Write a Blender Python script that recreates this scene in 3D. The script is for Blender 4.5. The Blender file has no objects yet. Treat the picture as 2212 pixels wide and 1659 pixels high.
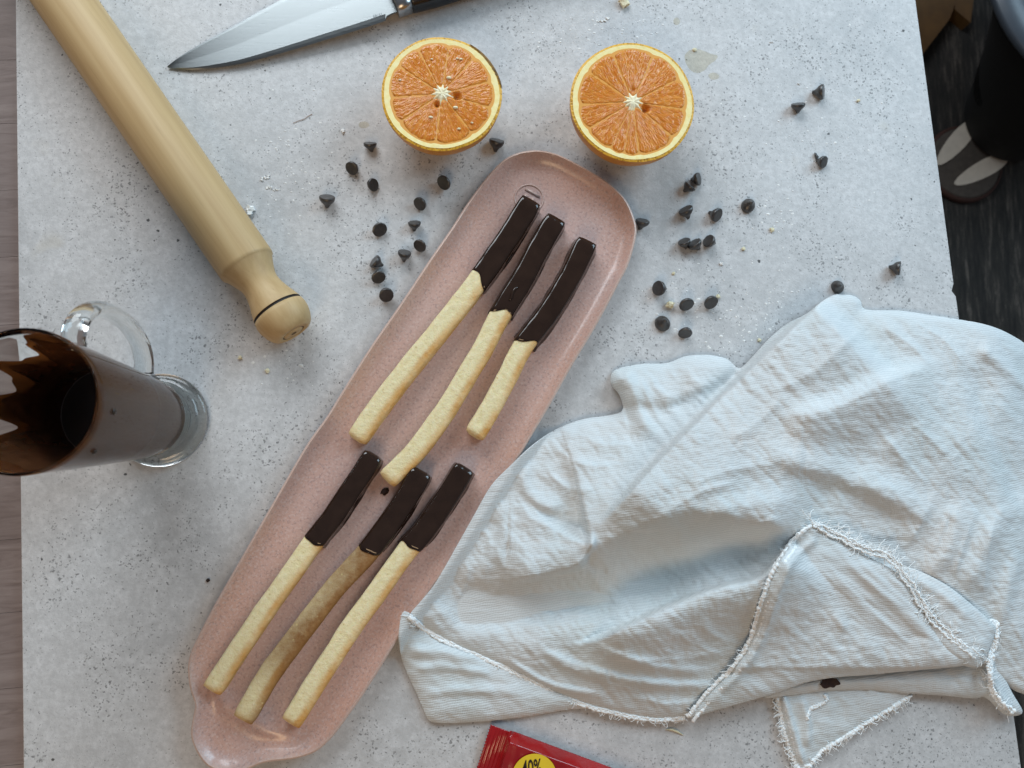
import bpy, bmesh, math, random
import numpy as np
from mathutils import Vector, Matrix, noise as mnoise

rnd = random.Random(7)
scene = bpy.context.scene
col = scene.collection

# ------------------------------------------------------------------ camera
CAM_H = 0.49            # metres above the board
FOC = 1597.0            # focal length in units of 1/2212 of the picture width
_D = np.array([-106.0, -166.0, -FOC]); _D /= np.linalg.norm(_D)
_Z = -_D
_X = np.array([1.0, 0, 0]) - _Z[0] * _Z; _X /= np.linalg.norm(_X)
_Y = np.cross(_Z, _X)
CM = np.array([_X, _Y, _Z])

cam_data = bpy.data.cameras.new('camera')
cam = bpy.data.objects.new('camera', cam_data)
col.objects.link(cam)
cam_data.sensor_width = 36.0
cam_data.lens = 36.0 * FOC / 2212.0
cam_data.clip_start = 0.01
cam_data.clip_end = 50
cam_data.dof.use_dof = True
cam_data.dof.focus_distance = 0.485
cam_data.dof.aperture_fstop = 11.0
m4 = Matrix([list(CM[i]) + [0] for i in range(3)] + [[0, 0, 0, 1]])
m4.translation = Vector((0, 0, CAM_H))
cam.matrix_world = m4
scene.camera = cam

# ------------------------------------------------------------------ light
world = bpy.data.worlds.new('World'); scene.world = world
world.use_nodes = True
bg = world.node_tree.nodes['Background']
bg.inputs[0].default_value = (0.76, 0.83, 0.95, 1)
bg.inputs[1].default_value = 0.13


def area(name, loc, target, sx, sy, power, color):
    d = bpy.data.lights.new(name, 'AREA')
    d.shape = 'RECTANGLE'; d.size = sx; d.size_y = sy
    d.energy = power; d.color = color
    o = bpy.data.objects.new(name, d); col.objects.link(o)
    o.location = loc
    o.rotation_euler = (Vector(target) - Vector(loc)).to_track_quat('-Z', 'Y').to_euler()
    return o


area('window_light', (-0.34, 1.25, 0.84), (0.05, 0.05, 0), 1.0, 0.75, 16.0, (0.88, 0.95, 1.0))
area('side_window_light', (1.10, 0.85, 0.80), (0.10, 0.0, 0), 0.9, 0.8, 14.5, (0.60, 0.83, 1.0))
area('room_lamp', (-0.35, -1.10, 1.15), (-.10, -.05, 0), 0.6, 0.6, 6.0, (1.0, 0.70, 0.42))

vs = scene.view_settings
vs.view_transform = 'Standard'
vs.look = 'None'
vs.exposure = 0.10
vs.gamma = 1.0
vs.use_curve_mapping = False
scene.cycles.use_denoising = True
scene.cycles.max_bounces = 10
scene.cycles.transmission_bounces = 10
scene.cycles.sample_clamp_indirect = 6.0


# ------------------------------------------------------------------ helpers
def P(u, v, z=0.0):
    """point of the place at height z that was measured at (u, v) in the photo"""
    w = CM @ np.array([u - 1106.0, -(v - 829.5), -FOC])
    t = (z - CAM_H) / w[2]
    return Vector((w[0] * t, w[1] * t, z))


def Pn(u, v, z):
    """the same for arrays"""
    c = np.stack([u - 1106.0, -(v - 829.5), np.full_like(u, -FOC)], -1)
    w = c @ CM.T
    t = (z - CAM_H) / w[..., 2]
    return np.stack([w[..., 0] * t, w[..., 1] * t, z + 0 * t], -1)


def link(o, parent=None):
    col.objects.link(o)
    if parent is not None:
        o.parent = parent
    return o


def mesh_obj(name, verts, faces, mat, parent=None, smooth=True):
    me = bpy.data.meshes.new(name)
    me.from_pydata([tuple(v) for v in verts], [], faces)
    me.update()
    if smooth:
        me.polygons.foreach_set('use_smooth', [True] * len(me.polygons))
    if mat:
        me.materials.append(mat)
    o = bpy.data.objects.new(name, me)
    return link(o, parent)


def bm_obj(name, bm, mat, parent=None, smooth=True):
    me = bpy.data.meshes.new(name)
    bmesh.ops.recalc_face_normals(bm, faces=bm.faces)
    bm.to_mesh(me); bm.free()
    if smooth:
        me.polygons.foreach_set('use_smooth', [True] * len(me.polygons))
    if mat:
        me.materials.append(mat)
    return link(bpy.data.objects.new(name, me), parent)


def fix_normals(o):
    bm = bmesh.new(); bm.from_mesh(o.data)
    bmesh.ops.recalc_face_normals(bm, faces=bm.faces)
    bm.to_mesh(o.data); bm.free()
    return o


def thing(name, label, cat, loc=(0, 0, 0), group=None):
    o = bpy.data.objects.new(name, None)
    o.empty_display_size = 0.02
    o.location = loc
    link(o)
    o['label'] = label; o['category'] = cat
    if group:
        o['group'] = group
    return o


def tag(o, label, cat, group=None):
    o['label'] = label; o['category'] = cat
    if group:
        o['group'] = group
    return o


def attr(o, name, vals):
    a = o.data.attributes.new(name, 'FLOAT', 'POINT')
    a.data.foreach_set('value', [float(x) for x in vals])


def lathe(profile, n=48, close=False):
    """profile [(r, z)...] around z; r==0 ends become poles"""
    vs_, fs = [], []
    rows = []
    for r, z in profile:
        if r < 1e-7:
            rows.append([len(vs_)]); vs_.append((0, 0, z))
        else:
            rows.append(list(range(len(vs_), len(vs_) + n)))
            for k in range(n):
                a = 2 * math.pi * k / n
                vs_.append((r * math.cos(a), r * math.sin(a), z))
    pairs = list(zip(rows[:-1], rows[1:]))
    if close:
        pairs.append((rows[-1], rows[0]))
    for a, b in pairs:
        if len(a) == 1 and len(b) == 1:
            continue
        for k in range(n):
            k2 = (k + 1) % n
            if len(a) == 1:
                fs.append((a[0], b[k2], b[k]))
            elif len(b) == 1:
                fs.append((a[k], a[k2], b[0]))
            else:
                fs.append((a[k], a[k2], b[k2], b[k]))
    return vs_, fs


def catmull(pts, per=8, closed=False):
    pts = [np.array(p, float) for p in pts]
    n = len(pts); out = []
    rng = range(n) if closed else range(n - 1)
    for i in rng:
        if closed:
            p0, p1, p2, p3 = pts[(i - 1) % n], pts[i], pts[(i + 1) % n], pts[(i + 2) % n]
        else:
            p1, p2 = pts[i], pts[i + 1]
            p0 = pts[i - 1] if i > 0 else 2 * p1 - p2
            p3 = pts[i + 2] if i + 2 < n else 2 * p2 - p1
        for k in range(per):
            t = k / per
            out.append(0.5 * (2 * p1 + (p2 - p0) * t + (2 * p0 - 5 * p1 + 4 * p2 - p3) * t * t
                              + (3 * p1 - p0 - 3 * p2 + p3) * t ** 3))
    if not closed:
        out.append(pts[-1])
    return np.array(out)


def resample(pts, n):
    pts = np.array(pts, float)
    d = np.r_[0, np.cumsum(np.linalg.norm(np.diff(pts, axis=0), axis=1))]
    s = np.linspace(0, d[-1], n)
    return np.stack([np.interp(s, d, pts[:, k]) for k in range(pts.shape[1])], -1)


def tube(pts, rad, sides=6, closed=False, cap=True):
    """verts, faces of a tube through 3-D points; rad scalar or list"""
    pts = [Vector(p) for p in pts]
    n = len(pts)
    rad = [rad] * n if np.isscalar(rad) else list(rad)
    vs_, fs = [], []
    prev = None
    for i, p in enumerate(pts):
        a = pts[(i - 1) % n] if (closed or i > 0) else p
        b = pts[(i + 1) % n] if (closed or i < n - 1) else p
        t = (b - a)
        t = t.normalized() if t.length > 1e-12 else Vector((1, 0, 0))
        if prev is None:
            ref = Vector((0, 0, 1)) if abs(t.z) < 0.9 else Vector((1, 0, 0))
            nrm = (ref - t * ref.dot(t)).normalized()
        else:
            nrm = (prev - t * prev.dot(t))
            nrm = nrm.normalized() if nrm.length > 1e-9 else prev
        prev = nrm
        bi = t.cross(nrm)
        for k in range(sides):
            an = 2 * math.pi * k / sides
            vs_.append(p + (nrm * math.cos(an) + bi * math.sin(an)) * rad[i])
    m = n if closed else n - 1
    for i in range(m):
        j = (i + 1) % n
        for k in range(sides):
            k2 = (k + 1) % sides
            fs.append((i * sides + k, i * sides + k2, j * sides + k2, j * sides + k))
    if cap and not closed:
        fs.append(tuple(range(sides))[::-1])
        fs.append(tuple(range((n - 1) * sides, n * sides)))
    return vs_, fs


class Acc:
    """collects pieces into one mesh"""
    def __init__(self): self.v, self.f = [], []

    def add(self, vf):
        b = len(self.v)
        self.v += [tuple(x) for x in vf[0]]
        self.f += [tuple(i + b for i in f) for f in vf[1]]


def poly_dist(x, y, poly, closed=True):
    """distance to a polyline, arc parameter 0..1, side sign (left positive), nearest point"""
    poly = np.array(poly, float)
    q = np.vstack([poly, poly[:1]]) if closed else poly
    best = np.full(x.shape, 1e18); bt = np.zeros(x.shape); bs = np.zeros(x.shape)
    nx = np.zeros(x.shape); ny = np.zeros(x.shape)
    L = np.r_[0, np.cumsum(np.linalg.norm(np.diff(q, axis=0), axis=1))]
    for i in range(len(q) - 1):
        a, b = q[i], q[i + 1]
        d = b - a; l2 = d @ d
        if l2 < 1e-18:
            continue
        t = np.clip(((x - a[0]) * d[0] + (y - a[1]) * d[1]) / l2, 0, 1)
        px, py = a[0] + t * d[0], a[1] + t * d[1]
        dd = (x - px) ** 2 + (y - py) ** 2
        m = dd < best
        best = np.where(m, dd, best)
        bt = np.where(m, (L[i] + t * math.sqrt(l2)) / L[-1], bt)
        cr = d[0] * (y - a[1]) - d[1] * (x - a[0])
        bs = np.where(m, np.sign(cr), bs)
        nx = np.where(m, px, nx); ny = np.where(m, py, ny)
    return np.sqrt(best), bt, bs, nx, ny


def inside(x, y, poly):
    poly = np.array(poly, float); n = len(poly)
    r = np.zeros(x.shape, bool)
    j = n - 1
    for i in range(n):
        xi, yi = poly[i]; xj, yj = poly[j]
        if yi != yj:
            c = ((yi > y) != (yj > y)) & (x < (xj - xi) * (y - yi) / (yj - yi) + xi)
            r ^= c
        j = i
    return r


def region_grid(poly, step):
    """grid over a closed outline; outer corners are pulled onto the outline.
    returns x, y (flat), faces, distance to outline"""
    poly = np.array(poly, float)
    x0, y0 = poly.min(0) - step; x1, y1 = poly.max(0) + step
    xs = np.arange(x0, x1 + step, step); ys = np.arange(y0, y1 + step, step)
    X, Y = np.meshgrid(xs, ys)
    ins = inside(X, Y, poly)
    d, t, s, px, py = poly_dist(X, Y, poly)
    X2 = np.where(ins, X, px); Y2 = np.where(ins, Y, py)
    d = np.where(ins, d, 0)
    c = ins[:-1, :-1].astype(int) + ins[1:, :-1] + ins[:-1, 1:] + ins[1:, 1:]
    keep = np.argwhere(c >= 1)
    ny_, nx_ = X.shape
    idx = -np.ones(X.shape, int)
    faces = []; used = []
    for (j, i) in keep:
        q = []
        for (jj, ii) in ((j, i), (j, i + 1), (j + 1, i + 1), (j + 1, i)):
            if idx[jj, ii] < 0:
                idx[jj, ii] = len(used); used.append((jj, ii))
            q.append(int(idx[jj, ii]))
        faces.append(tuple(q))
    used = np.array(used)
    return X2[used[:, 0], used[:, 1]], Y2[used[:, 0], used[:, 1]], faces, d[used[:, 0], used[:, 1]]


def vnoise(x, y, z=0.0, octaves=3):
    return np.array([mnoise.fractal(Vector((float(a), float(b), z)), 1.0, 2.0, octaves)
                     for a, b in zip(x, y)])


# ------------------------------------------------------------------ materials
class Mat:
    def __init__(self, name, color=(.5, .5, .5), rough=.5, **kw):
        self.m = bpy.data.materials.new(name); self.m.use_nodes = True
        self.t = self.m.node_tree; self.n = self.t.nodes; self.l = self.t.links
        self.b = self.n['Principled BSDF']
        self.b.inputs['Base Color'].default_value = (*color, 1)
        self.b.inputs['Roughness'].default_value = rough
        for k, v in kw.items():
            self.b.inputs[k.replace('_', ' ')].default_value = v
        self._tc = None

    def node(self, typ, **kw):
        n = self.n.new(typ)
        for k, v in kw.items():
            if k.startswith('i_'):
                key = k[2:]
                key = int(key) if key.isdigit() else key.replace('_', ' ')
                n.inputs[key].default_value = v
            else:
                setattr(n, k, v)
        return n

    def co(self, scale=(1, 1, 1), rot=(0, 0, 0)):
        if self._tc is None:
            self._tc = self.node('ShaderNodeTexCoord')
        mp = self.node('ShaderNodeMapping')
        mp.inputs['Scale'].default_value = scale
        mp.inputs['Rotation'].default_value = rot
        self.l.new(self._tc.outputs['Object'], mp.inputs['Vector'])
        return mp.outputs[0]

    def noise(self, scale, detail=3, rough=.5, co=None, dist=0.0):
        n = self.node('ShaderNodeTexNoise')
        n.inputs['Scale'].default_value = scale; n.inputs['Detail'].default_value = detail
        n.inputs['Roughness'].default_value = rough; n.inputs['Distortion'].default_value = dist
        self.l.new(co if co is not None else self.co(), n.inputs['Vector'])
        return n.outputs[0]

    def vor(self, scale, co=None, feature='F1', out='Distance', rand=1.0):
        n = self.node('ShaderNodeTexVoronoi', feature=feature)
        n.inputs['Scale'].default_value = scale
        if 'Randomness' in n.inputs:
            n.inputs['Randomness'].default_value = rand
        self.l.new(co if co is not None else self.co(), n.inputs['Vector'])
        return n.outputs[out]

    def ramp(self, fac, stops, interp='LINEAR'):
        r = self.node('ShaderNodeValToRGB')
        r.color_ramp.interpolation = interp
        e = r.color_ramp.elements
        while len(e) < len(stops):
            e.new(0.5)
        for q, (p, c) in zip(e, stops):
            q.position = p
            q.color = (*c, 1) if not np.isscalar(c) else (c, c, c, 1)
        self.l.new(fac, r.inputs[0])
        return r.outputs[0]

    def mix(self, fac, a, b, mode='MIX'):
        n = self.node('ShaderNodeMix', data_type='RGBA', blend_type=mode)
        for sock, v in ((n.inputs[0], fac), (n.inputs[6], a), (n.inputs[7], b)):
            if hasattr(v, 'is_linked') or hasattr(v, 'links'):
                self.l.new(v, sock)
            elif np.isscalar(v):
                sock.default_value = v
            else:
                sock.default_value = (*v, 1)
        return n.outputs[2]

    def math(self, op, a, b=0.0, c=0.0):
        n = self.node('ShaderNodeMath', operation=op)
        for i, v in enumerate((a, b, c)):
            if hasattr(v, 'links'):
                self.l.new(v, n.inputs[i])
            else:
                n.inputs[i].default_value = v
        return n.outputs[0]

    def attr(self, name):
        n = self.node('ShaderNodeAttribute', attribute_name=name)
        return n.outputs['Fac']

    def color(self, s): self.l.new(s, self.b.inputs['Base Color'])
    def rough(self, s): self.l.new(s, self.b.inputs['Roughness'])

    def bump(self, h, strength=.3, dist=.001, prev=None):
        n = self.node('ShaderNodeBump')
        n.inputs['Strength'].default_value = strength; n.inputs['Distance'].default_value = dist
        self.l.new(h, n.inputs['Height'])
        if prev is not None:
            self.l.new(prev, n.inputs['Normal'])
        self.l.new(n.outputs[0], self.b.inputs['Normal'])
        return n.outputs[0]


def mat_board():
    m = Mat('speckled_stone_print', rough=.55)
    n1 = m.noise(8, 6, .65)
    n2 = m.noise(75, 5, .7)
    base = m.ramp(n1, [(.28, (.42, .425, .43)), (.48, (.56, .56, .56)), (.70, (.65, .652, .655))])
    base = m.mix(m.ramp(n2, [(.42, 0.0), (.66, .75)]), base, (.68, .68, .685))
    base = m.mix(m.ramp(m.noise(240, 4, .75), [(.40, .45), (.60, 0.0)]), base, (.40, .40, .40))
    co = m.co()

    def warped(amount, scale):
        add = m.node('ShaderNodeMixRGB', blend_type='ADD'); add.inputs[0].default_value = amount
        wn = m.node('ShaderNodeTexNoise'); wn.inputs['Scale'].default_value = scale; wn.inputs['Detail'].default_value = 3
        m.l.new(co, wn.inputs['Vector'])
        m.l.new(co, add.inputs[1]); m.l.new(wn.outputs['Color'], add.inputs[2])
        return add.outputs[0]
    cow = warped(.004, 380)
    # fine grey flecks, thicker in drifts
    cl = m.ramp(m.noise(19, 5, .65), [(.40, .05), (.62, 1.0)])
    for sc, th0, th1, dark, amt in ((560, .16, .30, (.27, .27, .27), .85), (350, .09, .26, (.20, .20, .20), .85)):
        d = m.vor(sc, cow)
        pick = m.ramp(m.vor(sc, cow, out='Color'), [(.30, 0.0), (.75, 1.0)])
        th = m.math('MULTIPLY', m.math('MULTIPLY_ADD', cl, th1, th0), pick)
        f = m.ramp(m.math('SUBTRACT', th, d), [(.0, 0.0), (.07, 1.0)])
        base = m.mix(m.math('MULTIPLY', f, amt), base, dark)
    # sparse near-black chips
    cow2 = warped(.0025, 500)
    big = m.vor(150, cow2)
    rb = m.ramp(m.vor(150, cow2, out='Color'), [(.52, 0.0), (1.0, .19)])
    cl2 = m.ramp(m.noise(11, 3, .6), [(.38, .45), (.62, 1.2)])
    f2 = m.ramp(m.math('SUBTRACT', m.math('MULTIPLY', rb, cl2), big), [(.0, 0.0), (.025, 1.0)])
    base = m.mix(m.math('MULTIPLY', f2, .95), base, (.065, .065, .065))
    st = m.ramp(m.noise(31, 2, .4), [(.70, 0.0), (.78, .35)])
    base = m.mix(st, base, (.50, .46, .38))
    m.color(base)
    m.rough(m.ramp(n2, [(.3, .45), (.7, .65)]))
    m.bump(m.noise(600, 4, .7), .3, .0008)
    return m.m


def mat_wood_table():
    m = Mat('grey_brown_wood', rough=.45)
    co = m.co((9, 60, 9))
    n = m.noise(2.2, 6, .65, co, 1.2)
    info = m.node('ShaderNodeObjectInfo')
    c = m.ramp(n, [(.25, (.150, .112, .100)), (.5, (.235, .185, .170)), (.75, (.30, .245, .225))])
    c2 = m.mix(m.math('MULTIPLY', info.outputs['Random'], .40), c, (.17, .135, .125))
    m.color(c2)
    m.bump(n, .25, .001)
    return m.m


def mat_pin():
    m = Mat('pale_beech_wood', rough=.55)
    co = m.co((1, 1, .03))
    n = m.noise(170, 4, .6, co)
    c = m.ramp(n, [(.3, (.475, .315, .145)), (.52, (.55, .385, .190)), (.75, (.61, .445, .235))])
    n2 = m.noise(14, 3, .5, m.co((1, 1, .25)))
    c = m.mix(m.ramp(n2, [(.35, 0.0), (.75, .45)]), c, (.46, .300, .135))
    pores = m.ramp(m.noise(900, 2, .5, m.co((1, 1, .04))), [(.62, 0.0), (.75, .35)])
    c = m.mix(pores, c, (.40, .26, .12))
    m.color(c)
    m.bump(n, .12, .0005)
    return m.m


def mat_biscuit(name, toasted=0.0):
    m = Mat(name, rough=.75)
    m.b.inputs['Subsurface Weight'].default_value = 0.12
    m.b.inputs['Subsurface Radius'].default_value = (.004, .002, .001)
    m.b.inputs['Subsurface Scale'].default_value = .5
    n = m.noise(260, 4, .6)
    c = m.ramp(n, [(.3, (.78, .66, .36)), (.7, (.87, .77, .49))])
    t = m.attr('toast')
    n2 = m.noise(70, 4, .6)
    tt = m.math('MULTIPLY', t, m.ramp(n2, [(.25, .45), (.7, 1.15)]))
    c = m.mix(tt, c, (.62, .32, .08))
    if toasted:
        n3 = m.noise(190, 4, .7)
        c = m.mix(m.math('MULTIPLY', m.attr('bake'), m.ramp(n3, [(.33, .78), (.66, 1.0)])), c, (.235, .098, .021))
    pores = m.ramp(m.vor(260), [(.08, .9), (.22, 0.0)])
    pk = m.ramp(m.noise(120, 2), [(.5, 0.0), (.6, 1.0)])
    c = m.mix(m.math('MULTIPLY', pores, pk), c, (.62, .50, .24))
    m.color(c)
    b1 = m.bump(n, .7, .0010)
    m.bump(m.noise(900, 3, .6), .5, .0005, b1)
    return m.m


def mat_choc(name='glossy_dark_chocolate', rough=.085):
    m = Mat(name, (.026, .0135, .0092), rough)
    m.b.inputs['Specular IOR Level'].default_value = .55
    n = m.noise(90, 3, .5)
    m.color(m.ramp(n, [(.3, (.022, .0110, .0072)), (.7, (.032, .0165, .0108))]))
    m.rough(m.ramp(m.noise(60, 3), [(.35, rough * .7), (.7, rough * 1.6)]))
    m.bump(m.noise(55, 2, .4, m.co((1, 1, 1))), .38, .0026)
    return m.m


def mat_chip():
    m = Mat('matt_chocolate_chip', rough=.5)
    m.b.inputs['Specular IOR Level'].default_value = .9
    n = m.noise(500, 4, .6)
    m.color(m.ramp(n, [(.3, (.024, .0205, .0190)), (.62, (.040, .034, .031)), (.8, (.10, .09, .082))]))
    m.rough(m.ramp(n, [(.3, .26), (.7, .45)]))
    m.bump(n, .3, .0004)
    return m.m


def mat_plate():
    m = Mat('speckled_pink_glaze', rough=.3)
    m.b.inputs['Coat Weight'].default_value = .25
    m.b.inputs['Coat Roughness'].default_value = .12
    n = m.noise(14, 4, .55)
    c = m.ramp(n, [(.3, (.56, .360, .310)), (.55, (.56, .385, .345)), (.75, (.56, .41, .385))])
    c = m.mix(m.math('MULTIPLY', m.attr('rim'), .70), c, (.62, .36, .27))
    sp = m.noise(620, 3, .7)
    c = m.mix(m.ramp(sp, [(.50, 0.0), (.64, .55)]), c, (.66, .55, .52))
    sp2 = m.noise(560, 3, .7, m.co((1, 1, 1), (0, 0, .7)))
    c = m.mix(m.ramp(sp2, [(.53, 0.0), (.66, .55)]), c, (.30, .205, .20))
    c = m.mix(m.attr('edge'), c, (.70, .55, .46))
    m.color(c)
    m.bump(m.noise(160, 3), .08, .0006)
    return m.m


def mat_pulp(name='orange_pulp'):
    m = Mat(name, rough=.22)
    m.b.inputs['Subsurface Weight'].default_value = .35
    m.b.inputs['Subsurface Radius'].default_value = (.006, .002, .0006)
    m.b.inputs['Subsurface Scale'].default_value = .6
    tc = m.node('ShaderNodeTexCoord')
    wn = m.node('ShaderNodeTexNoise'); wn.inputs['Scale'].default_value = 150; wn.inputs['Detail'].default_value = 2
    m.l.new(tc.outputs['Object'], wn.inputs['Vector'])
    mx = m.node('ShaderNodeMixRGB', blend_type='ADD'); mx.inputs[0].default_value = .0022
    m.l.new(tc.outputs['Object'], mx.inputs[1]); m.l.new(wn.outputs['Color'], mx.inputs[2])
    sp = m.node('ShaderNodeSeparateXYZ'); m.l.new(mx.outputs[0], sp.inputs[0])
    x, y = sp.outputs[0], sp.outputs[1]
    r = m.math('SQRT', m.math('ADD', m.math('MULTIPLY', x, x), m.math('MULTIPLY', y, y)))
    th = m.math('ARCTAN2', y, x)
    cb = m.node('ShaderNodeCombineXYZ')
    m.l.new(m.math('MULTIPLY', r, 190.0), cb.inputs[0])
    m.l.new(m.math('MULTIPLY', th, 20.0), cb.inputs[1])
    co = cb.outputs[0]
    d = m.vor(1.0, co)
    e = m.vor(1.0, co, feature='DISTANCE_TO_EDGE')
    rc = m.vor(1.0, co, out='Color')
    c = m.ramp(rc, [(.2, (.60, .180, .017)), (.6, (.66, .222, .026)), (.9, (.72, .275, .042))])
    edge = m.ramp(e, [(.0, .45), (.08, 0.0)])
    c = m.mix(edge, c, (.76, .36, .075))
    m.color(c)
    h = m.ramp(e, [(.0, 0.0), (.12, .6), (.4, 1.0)])
    m.bump(h, .26, .0008)
    return m.m


def mat_peel():
    m = Mat('orange_peel', (.62, .235, .012), .38)
    c = m.ramp(m.noise(60, 3), [(.3, (.56, .205, .010)), (.7, (.68, .28, .015))])
    m.color(c)
    m.bump(m.ramp(m.vor(620), [(.0, 0.0), (.5, 1.0)]), .45, .0006)
    return m.m


def mat_zest():
    m = Mat('cut_zest_edge', rough=.45)
    d = m.vor(560)
    m.color(m.ramp(d, [(.15, (.42, .20, .010)), (.55, (.76, .42, .035))]))
    m.bump(d, .5, .0008)
    return m.m


def mat_pith():
    m = Mat('creamy_pith', rough=.6)
    m.color(m.ramp(m.noise(300, 4), [(.3, (.92, .76, .30)), (.7, (.95, .85, .46))]))
    m.bump(m.noise(400, 3), .4, .0006)
    return m.m


def mat_membrane():
    m = Mat('segment_membrane', (.78, .37, .075), .4)
    return m.m


def mat_core():
    m = Mat('white_core', rough=.6)
    m.color(m.ramp(m.noise(500, 4), [(.3, (.84, .72, .42)), (.7, (.92, .87, .66))]))
    m.bump(m.noise(420, 3), .7, .001)
    return m.m


def mat_glass(name='clear_glass', ior=1.45):
    m = Mat(name, (.96, .98, .97), 0.02)
    m.b.inputs['Transmission Weight'].default_value = 1.0
    m.b.inputs['IOR'].default_value = ior
    return m.m


def mat_smear():
    m = Mat('chocolate_smear', (.088, .037, .017), .25)
    n = m.noise(45, 4, .6, m.co((1, 1, .35)))
    thick = m.attr('thick')
    tl = m.node('ShaderNodeBsdfTranslucent'); tl.inputs[0].default_value = (.30, .095, .022, 1)
    mx = m.node('ShaderNodeMixShader')
    f = m.math('MULTIPLY', m.math('SUBTRACT', 1.0, thick), m.ramp(n, [(.35, .0), (.75, .7)]))
    m.l.new(f, mx.inputs[0])
    m.l.new(m.b.outputs[0], mx.inputs[1]); m.l.new(tl.outputs[0], mx.inputs[2])
    m.l.new(mx.outputs[0], m.n['Material Output'].inputs[0])
    return m.m


def mat_cloth():
    m = Mat('white_muslin', rough=.9)
    m.b.inputs['Specular IOR Level'].default_value = .2
    R = 1.42

    def rib(scale, rot, dist):
        w = m.node('ShaderNodeTexWave', wave_type='BANDS', bands_direction='X')
        w.inputs['Scale'].default_value = scale; w.inputs['Distortion'].default_value = dist
        w.inputs['Detail'].default_value = 3; w.inputs['Detail Scale'].default_value = .6
        m.l.new(m.co((1, 1, 1), (0, 0, rot)), w.inputs['Vector'])
        return w.outputs['Fac']
    weave = m.math('MULTIPLY_ADD', rib(300, R + math.pi / 2, 5.0), .5, rib(215, R, 6.0))
    fib = m.noise(1100, 3, .7)
    c = m.ramp(m.noise(13, 4, .6), [(.32, (.78, .83, .83)), (.52, (.83, .86, .865)), (.72, (.87, .865, .85))])
    c = m.mix(m.math('MULTIPLY', m.ramp(weave, [(.3, 1.0), (1.1, 0.0)]), .30), c, (.50, .54, .56))
    wn = m.noise(24, 4, .65, m.co((1, 10, 1), (0, 0, R)))
    c = m.mix(m.ramp(wn, [(.58, 0.0), (.74, .5)]), c, (.93, .94, .945))
    wn2 = m.noise(24, 4, .65, m.co((10, 1, 1), (0, 0, R)))
    c = m.mix(m.ramp(wn2, [(.60, 0.0), (.76, .4)]), c, (.93, .94, .945))
    m.color(c)
    b1 = m.bump(weave, .30, .0004)
    b2 = m.bump(fib, .25, .0004, b1)
    m.bump(m.noise(30, 4, .6, m.co((1, 5, 1), (0, 0, R - .25))), .42, .0026, b2)
    tl = m.node('ShaderNodeBsdfTranslucent'); m.l.new(c, tl.inputs[0])
    mx = m.node('ShaderNodeMixShader'); mx.inputs[0].default_value = .20
    m.l.new(m.b.outputs[0], mx.inputs[1]); m.l.new(tl.outputs[0], mx.inputs[2])
    m.l.new(mx.outputs[0], m.n['Material Output'].inputs[0])
    return m.m


def mat_blade():
    m = Mat('brushed_steel', (.25, .27, .275), .30, Metallic=1.0)
    n = m.noise(1.0, 3, .6, m.co((60, 1500, 60)))
    m.rough(m.ramp(n, [(.3, .27), (.7, .34)]))
    m.bump(n, .04, .0003)
    return m.m


def mat_foil():
    m = Mat('red_wrapper', (.34, .008, .010), .22)
    m.b.inputs['Coat Weight'].default_value = .5
    m.b.inputs['Coat Roughness'].default_value = .08
    m.color(m.ramp(m.noise(40, 3), [(.3, (.27, .006, .009)), (.7, (.38, .010, .012))]))
    m.bump(m.noise(55, 3, .5), .25, .003)
    return m.m


def mat_carpet():
    m = Mat('striped_dark_carpet', rough=.95)
    a = .076
    n = m.noise(1.0, 4, .7, m.co((170, 22, 1), (0, 0, -a)))
    n2 = m.noise(420, 3, .7)
    n3 = m.noise(1.0, 3, .6, m.co((34, 1.5, 1), (0, 0, -a)))
    s = m.math('MULTIPLY_ADD', n3, .5, m.math('MULTIPLY', n, .6))
    c = m.ramp(s, [(.44, (.010, .010, .010)), (.56, (.030, .027, .024)), (.68, (.115, .098, .085))])
    c = m.mix(m.ramp(n2, [(.4, 0.0), (.7, .6)]), c, (.012, .011, .010))
    m.color(c)
    m.bump(n2, .6, .004)
    return m.m


def simple(name, color, rough=.5, var=.12, scale=80, **kw):
    m = Mat(name, color, rough, **kw)
    lo = tuple(max(0, x * (1 - var)) for x in color); hi = tuple(min(1, x * (1 + var)) for x in color)
    n = m.noise(scale, 4, .6)
    m.color(m.ramp(n, [(.3, lo), (.7, hi)]))
    return m.m


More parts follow.
